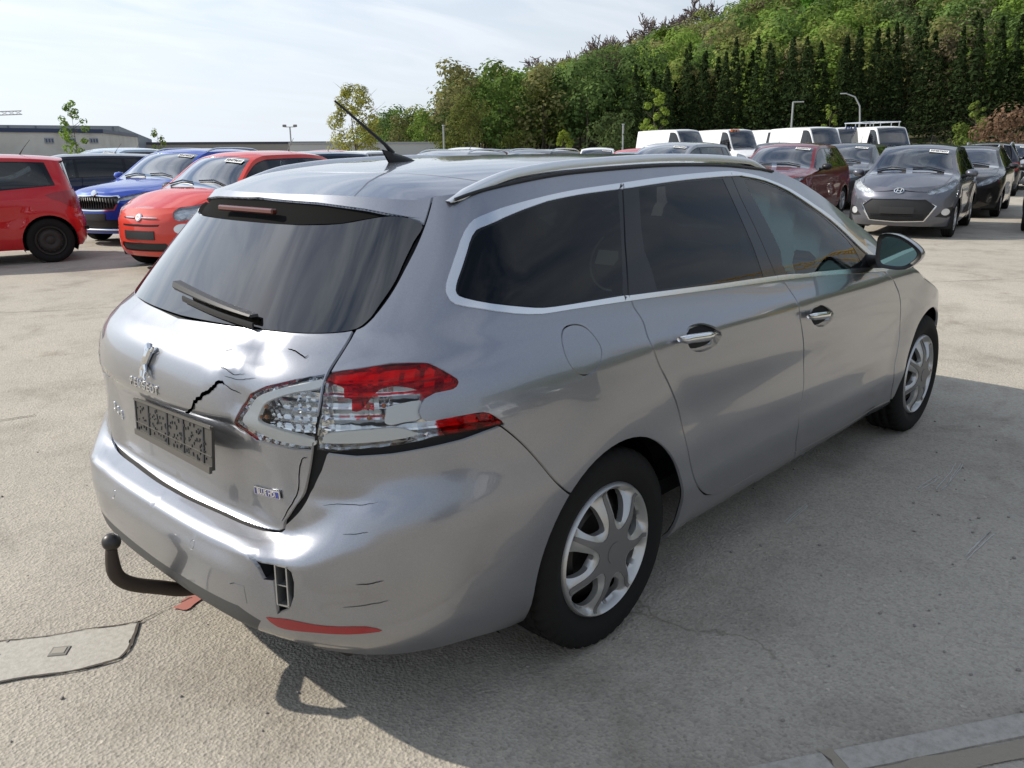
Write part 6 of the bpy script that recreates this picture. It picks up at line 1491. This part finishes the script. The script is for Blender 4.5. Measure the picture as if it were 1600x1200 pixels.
lone_tree('shrub', 1165, 62, 2.6, 1.7, .2, 700, .22, (.08, .12, .03), 'low green bush behind the white vans', 'bush', seed=10, lobes=8, r0=.04)
lone_tree('young_tree', 1298, 60, 4.2, .9, 1.0, 650, .13, (.18, .24, .05), 'thin sparse young tree between the two lamp posts', seed=11, lobes=22, nl=12, r0=.04, rad=.24)
lone_tree('young_tree', 1525, 66, 4.4, 1.3, .8, 1200, .14, (.16, .21, .05), 'sparse yellow green young tree in front of the spruces at right', seed=12, lobes=30, nl=12, r0=.04, rad=.24)
lone_tree('shrub', 1570, 58, 3.4, 2.6, .3, 1500, .22, (.20, .13, .085), 'reddish brown bush at the right edge', 'bush', seed=13, lobes=14, r0=.05)
lone_tree('shrub', 1500, 64, 2.8, 1.7, .2, 800, .22, (.11, .15, .035), 'green bush left of the reddish bush', 'bush', seed=14, lobes=9, r0=.04)
lone_tree('sapling', 122, 30, 3.1, .65, .9, 1100, .075, (.17, .26, .045), 'fresh green sapling in front of the white flat building', 'tree', seed=15, lobes=26, nl=14, r0=.022, rad=.30)
lone_tree('sapling', 250, 36, 2.4, .45, 1.0, 330, .08, (.15, .20, .05), 'thin small sapling right of the white flat building', 'tree', seed=16, lobes=14, nl=9, r0=.016, rad=.26)
lone_tree('hill_tree', 1265, 150, 12.5, 4.2, 1.5, 1500, .62, (.085, .20, .025), 'bright fresh green round tree standing out above the spruces', seed=17, lobes=18, r0=.2)
lone_tree('hill_tree', 1040, 178, 12.5, 4.6, 1.5, 1400, .66, (.095, .15, .022), 'yellow green tree near the skyline below the bare trees', seed=18, lobes=18, r0=.2)
lone_tree('hill_tree', 1378, 165, 12, 4.4, 1.5, 1400, .66, (.075, .17, .022), 'bright green tree on the slope right of the round green tree', seed=19, lobes=18, r0=.2)
lone_tree('hill_tree', 1195, 215, 10, 3.0, 1.5, 900, .6, (.30, .30, .22), 'whitish blossoming tree near the top of the picture', seed=20, lobes=12, r0=.15)
# ---------------------------------------------------------------- buildings at the left
def at_px(px, d): x, y, _ = polar_pos(px, d); return np.array([x, y])
def wall_prism(P, z0, z1): 
    n = len(P); V = [(x, y, z) for z in (z0, z1) for x, y in P]; return V, [tuple(range(n))[::-1], tuple(range(n, 2*n))] + [(i, (i+1) % n, n+(i+1) % n, n+i) for i in range(n)]
def building(name, P, h, m, label, trim=None, th_=.25):
    o = empty(name, (0, 0, 0), 0, label, 'building'); V, F = wall_prism(P, -.05, h); mk('walls', V, F, m, o, False)
    c = np.mean(P, 0); P2 = [p+(p-c)/np.linalg.norm(p-c)*.12 for p in P]; V, F = wall_prism(P2, h+.002, h+th_); mk('roof_edge', V, F, trim or principled('roof_edge_grey', (.12, .13, .15), .6), o, False); return o
WHITEW = principled('white_render', (.62, .61, .57), .85); _n = noise(WHITEW, .8, 5); lk(WHITEW, ramp(WHITEW, _n.outputs[0], [(.3, (.52, .51, .47)), (.7, (.66, .65, .61))]).outputs[0], bs(WHITEW).inputs['Base Color'])
a, b, c_, d_ = at_px(-160, 60), at_px(165, 66), at_px(219, 84), at_px(-160, 84)
wbd = building('flat_building', [a, b, c_, d_], 2.75, WHITEW, 'white flat roofed building at the far left', principled('blue_roof_edge', (.03, .05, .11), .5))
dirv = (b-a)/np.linalg.norm(b-a); nrm = np.array([dirv[1], -dirv[0]]); nrm = nrm if nrm @ (C2-b) > 0 else -nrm
for t in (.815, .945, .70):
    p = a+(b-a)*t+nrm*.03; mb = MB(); ang = math.atan2(dirv[1], dirv[0]); mb.box((p[0], p[1], 2.25), (.6, .06, .34), np.array(Matrix.Rotation(ang, 3, 'Z'))); vo = mb.build('vent', principled('vent_grey', (.32, .34, .38), .5), wbd)
    for k in range(3):
        mb = MB(); q = p+nrm*.035+dirv*(k-1)*.2; mb.box((q[0], q[1], 2.25), (.10, .03, .22), np.array(Matrix.Rotation(ang, 3, 'Z'))); mb.build('louvre', principled('vent_dark', (.08, .10, .16), .5), vo)
mb = MB(); p = a+(b-a)*.5+nrm*.02; mb.box((p[0], p[1], .55), (np.linalg.norm(b-a)*.99, .05, .9), np.array(Matrix.Rotation(ang, 3, 'Z'))); mb.build('plinth', principled('plinth_dark', (.09, .09, .085), .8), wbd)
a, b, c_, d_ = at_px(-160, 100), at_px(192, 104), at_px(241, 122), at_px(-160, 122)
HALL = principled('hall_cladding', (.24, .27, .31), .55); _w = N_(HALL, 'ShaderNodeTexWave'); _w.inputs['Scale'].default_value = 2.5; _t = N_(HALL, 'ShaderNodeTexCoord'); lk(HALL, _t.outputs['Object'], _w.inputs[0]); lk(HALL, bump(HALL, _w.outputs[0], .4, .05).outputs[0], bs(HALL).inputs['Normal'])
hb = empty('industrial_hall', (0, 0, 0), 0, 'blue grey industrial hall behind the white flat building', 'building')
V = [(*a, 0), (*b, 0), (*c_, 0), (*d_, 0), (*a, 4.2), (*b, 4.2), (*c_, 3.0), (*d_, 4.15)]
mk('walls', V, [(0, 1, 5, 4), (1, 2, 6, 5), (2, 3, 7, 6), (3, 0, 4, 7)], HALL, hb, False); mk('roof', [(x, y, z+.02) for x, y, z in V[4:]], [(0, 1, 2, 3)], principled('hall_roof', (.20, .22, .26), .5), hb, False)
for t in np.linspace(.35, .97, 6):
    p = a+(b-a)*t; MB().box((p[0], p[1], 3.75), (.14, .14, .8)).build('cladding_joint', principled('hall_joint', (.12, .14, .17), .5), hb)
a, b, c_, d_ = at_px(215, 118), at_px(520, 122), at_px(520, 140), at_px(215, 140)
building('low_hall', [a, b, c_, d_], 2.35, principled('low_hall_wall', (.30, .28, .25), .8), 'long low flat roofed hall on the left horizon', principled('dark_roof_edge', (.05, .055, .07), .6), .30)
a, b, c_, d_ = at_px(455, 95), at_px(690, 100), at_px(690, 112), at_px(455, 112)
building('low_shed', [a, b, c_, d_], 2.1, principled('shed_wall', (.50, .50, .48), .8), 'pale low shed showing behind the willow', principled('shed_edge', (.35, .36, .36), .6), .22)
# ---------------------------------------------------------------- lamp posts
POLE = principled('galvanised_pole', (.36, .38, .38), .45, .6)
def lamp_post(px, d, h, label, kind):
    x, y, th = polar_pos(px, d); o = empty('lamp_post', (x, y, 0), math.radians(th-90), label, 'lamp post', 'lamp posts of the lot')
    MB().tube([(0, 0, -.1), (0, 0, h)] if kind != 'curved' else [(0, 0, -.1), (0, 0, h*.62), (-.12, 0, h*.82), (-.55, 0, h*.95), (-1.25, 0, h)], .075 if kind != 'curved' else [.09, .075, .065, .055, .045], 8).build('pole', POLE, o)
    if kind == 'double':
        MB().tube([(-.55, 0, h), (.55, 0, h)], .04, 6).build('cross_arm', POLE, o)
        for s in (-1, 1): MB().box((s*.55, 0, h+.12), (.42, .30, .26), bev=.05).build('lamp_head', principled('lamp_head_grey', (.2, .2, .2), .5), o)
    elif kind == 'arm': MB().box((.38, 0, h+.02), (.85, .16, .09), bev=.03).build('lamp_head', POLE, o)
    elif kind == 'curved': MB().box((-1.45, 0, h+.01), (.55, .18, .09), bev=.03).build('lamp_head', POLE, o)
    else: MB().box((0, 0, h+.04), (.22, .16, .10), bev=.03).build('lamp_head', POLE, o)
lamp_post(458, 96, 3.9, 'lamp post with two floodlights on the left horizon', 'double')
lamp_post(697, 68, 3.2, 'thin grey post right of the willow', 'plain')
lamp_post(977, 66, 3.1, 'thin post just left of the leftmost white van', 'plain')
lamp_post(1239, 72, 4.75, 'lamp post with a short straight arm above the vans', 'arm')
lamp_post(1345, 78, 5.6, 'lamp post with a curved arm in front of the spruces', 'curved')
# ---------------------------------------------------------------- tower crane off to the right, mirrored in the side windows
YEL = principled('crane_yellow', (.55, .34, .03), .5)
cr = empty('tower_crane', (66, -34, 0), 0, 'yellow tower crane mirrored in the side windows', 'crane')
def lattice(A, B_, w, n, name, m, r=.09):
    A, B_ = np.array(A, float), np.array(B_, float); t = (B_-A)/np.linalg.norm(B_-A); u = np.cross(t, [0, 0, 1.]) if abs(t[2]) < .9 else np.array([1., 0, 0]); u /= np.linalg.norm(u); v = np.cross(u, t); mb = MB(); cs = [u*w+v*w, -u*w+v*w, -u*w-v*w, u*w-v*w]
    for c in cs: mb.tube([A+c, B_+c], r, 5)
    for i in range(n):
        p, q = A+(B_-A)*i/n, A+(B_-A)*(i+1)/n
        for k in range(4): mb.tube([p+cs[k], q+cs[(k+1) % 4]], r*.55, 4)
    mb.build(name, m, cr)
lattice((0, 0, 0), (0, 0, 17), .7, 12, 'mast', YEL); lattice((-14, -8, 17.5), (20, 30, 17.5), .6, 34, 'jib', YEL)
MB().box((-12.5, -6.5, 16.2), (2.4, 1.6, 2.0)).build('counterweight', principled('concrete_block', (.35, .34, .32), .8), cr); MB().box((.9, 1.6, 16.4), (1.2, 1.2, 1.8), bev=.1).build('operator_cab', WHITEP, cr)
# a distant second crane whose jib tip shows at the left edge
x, y, th = polar_pos(-70, 240); c2 = empty('far_crane', (x, y, 0), math.radians(th-90), 'far crane whose jib tip enters at the left edge', 'crane'); cr = c2
lattice((0, 0, 0), (0, 0, 9.6), .6, 10, 'mast', YEL, .12); lattice((-8, 0, 9.6), (15.0, 0, 10.8), .4, 16, 'jib', principled('pale_jib', (.45, .46, .45), .6), .10)
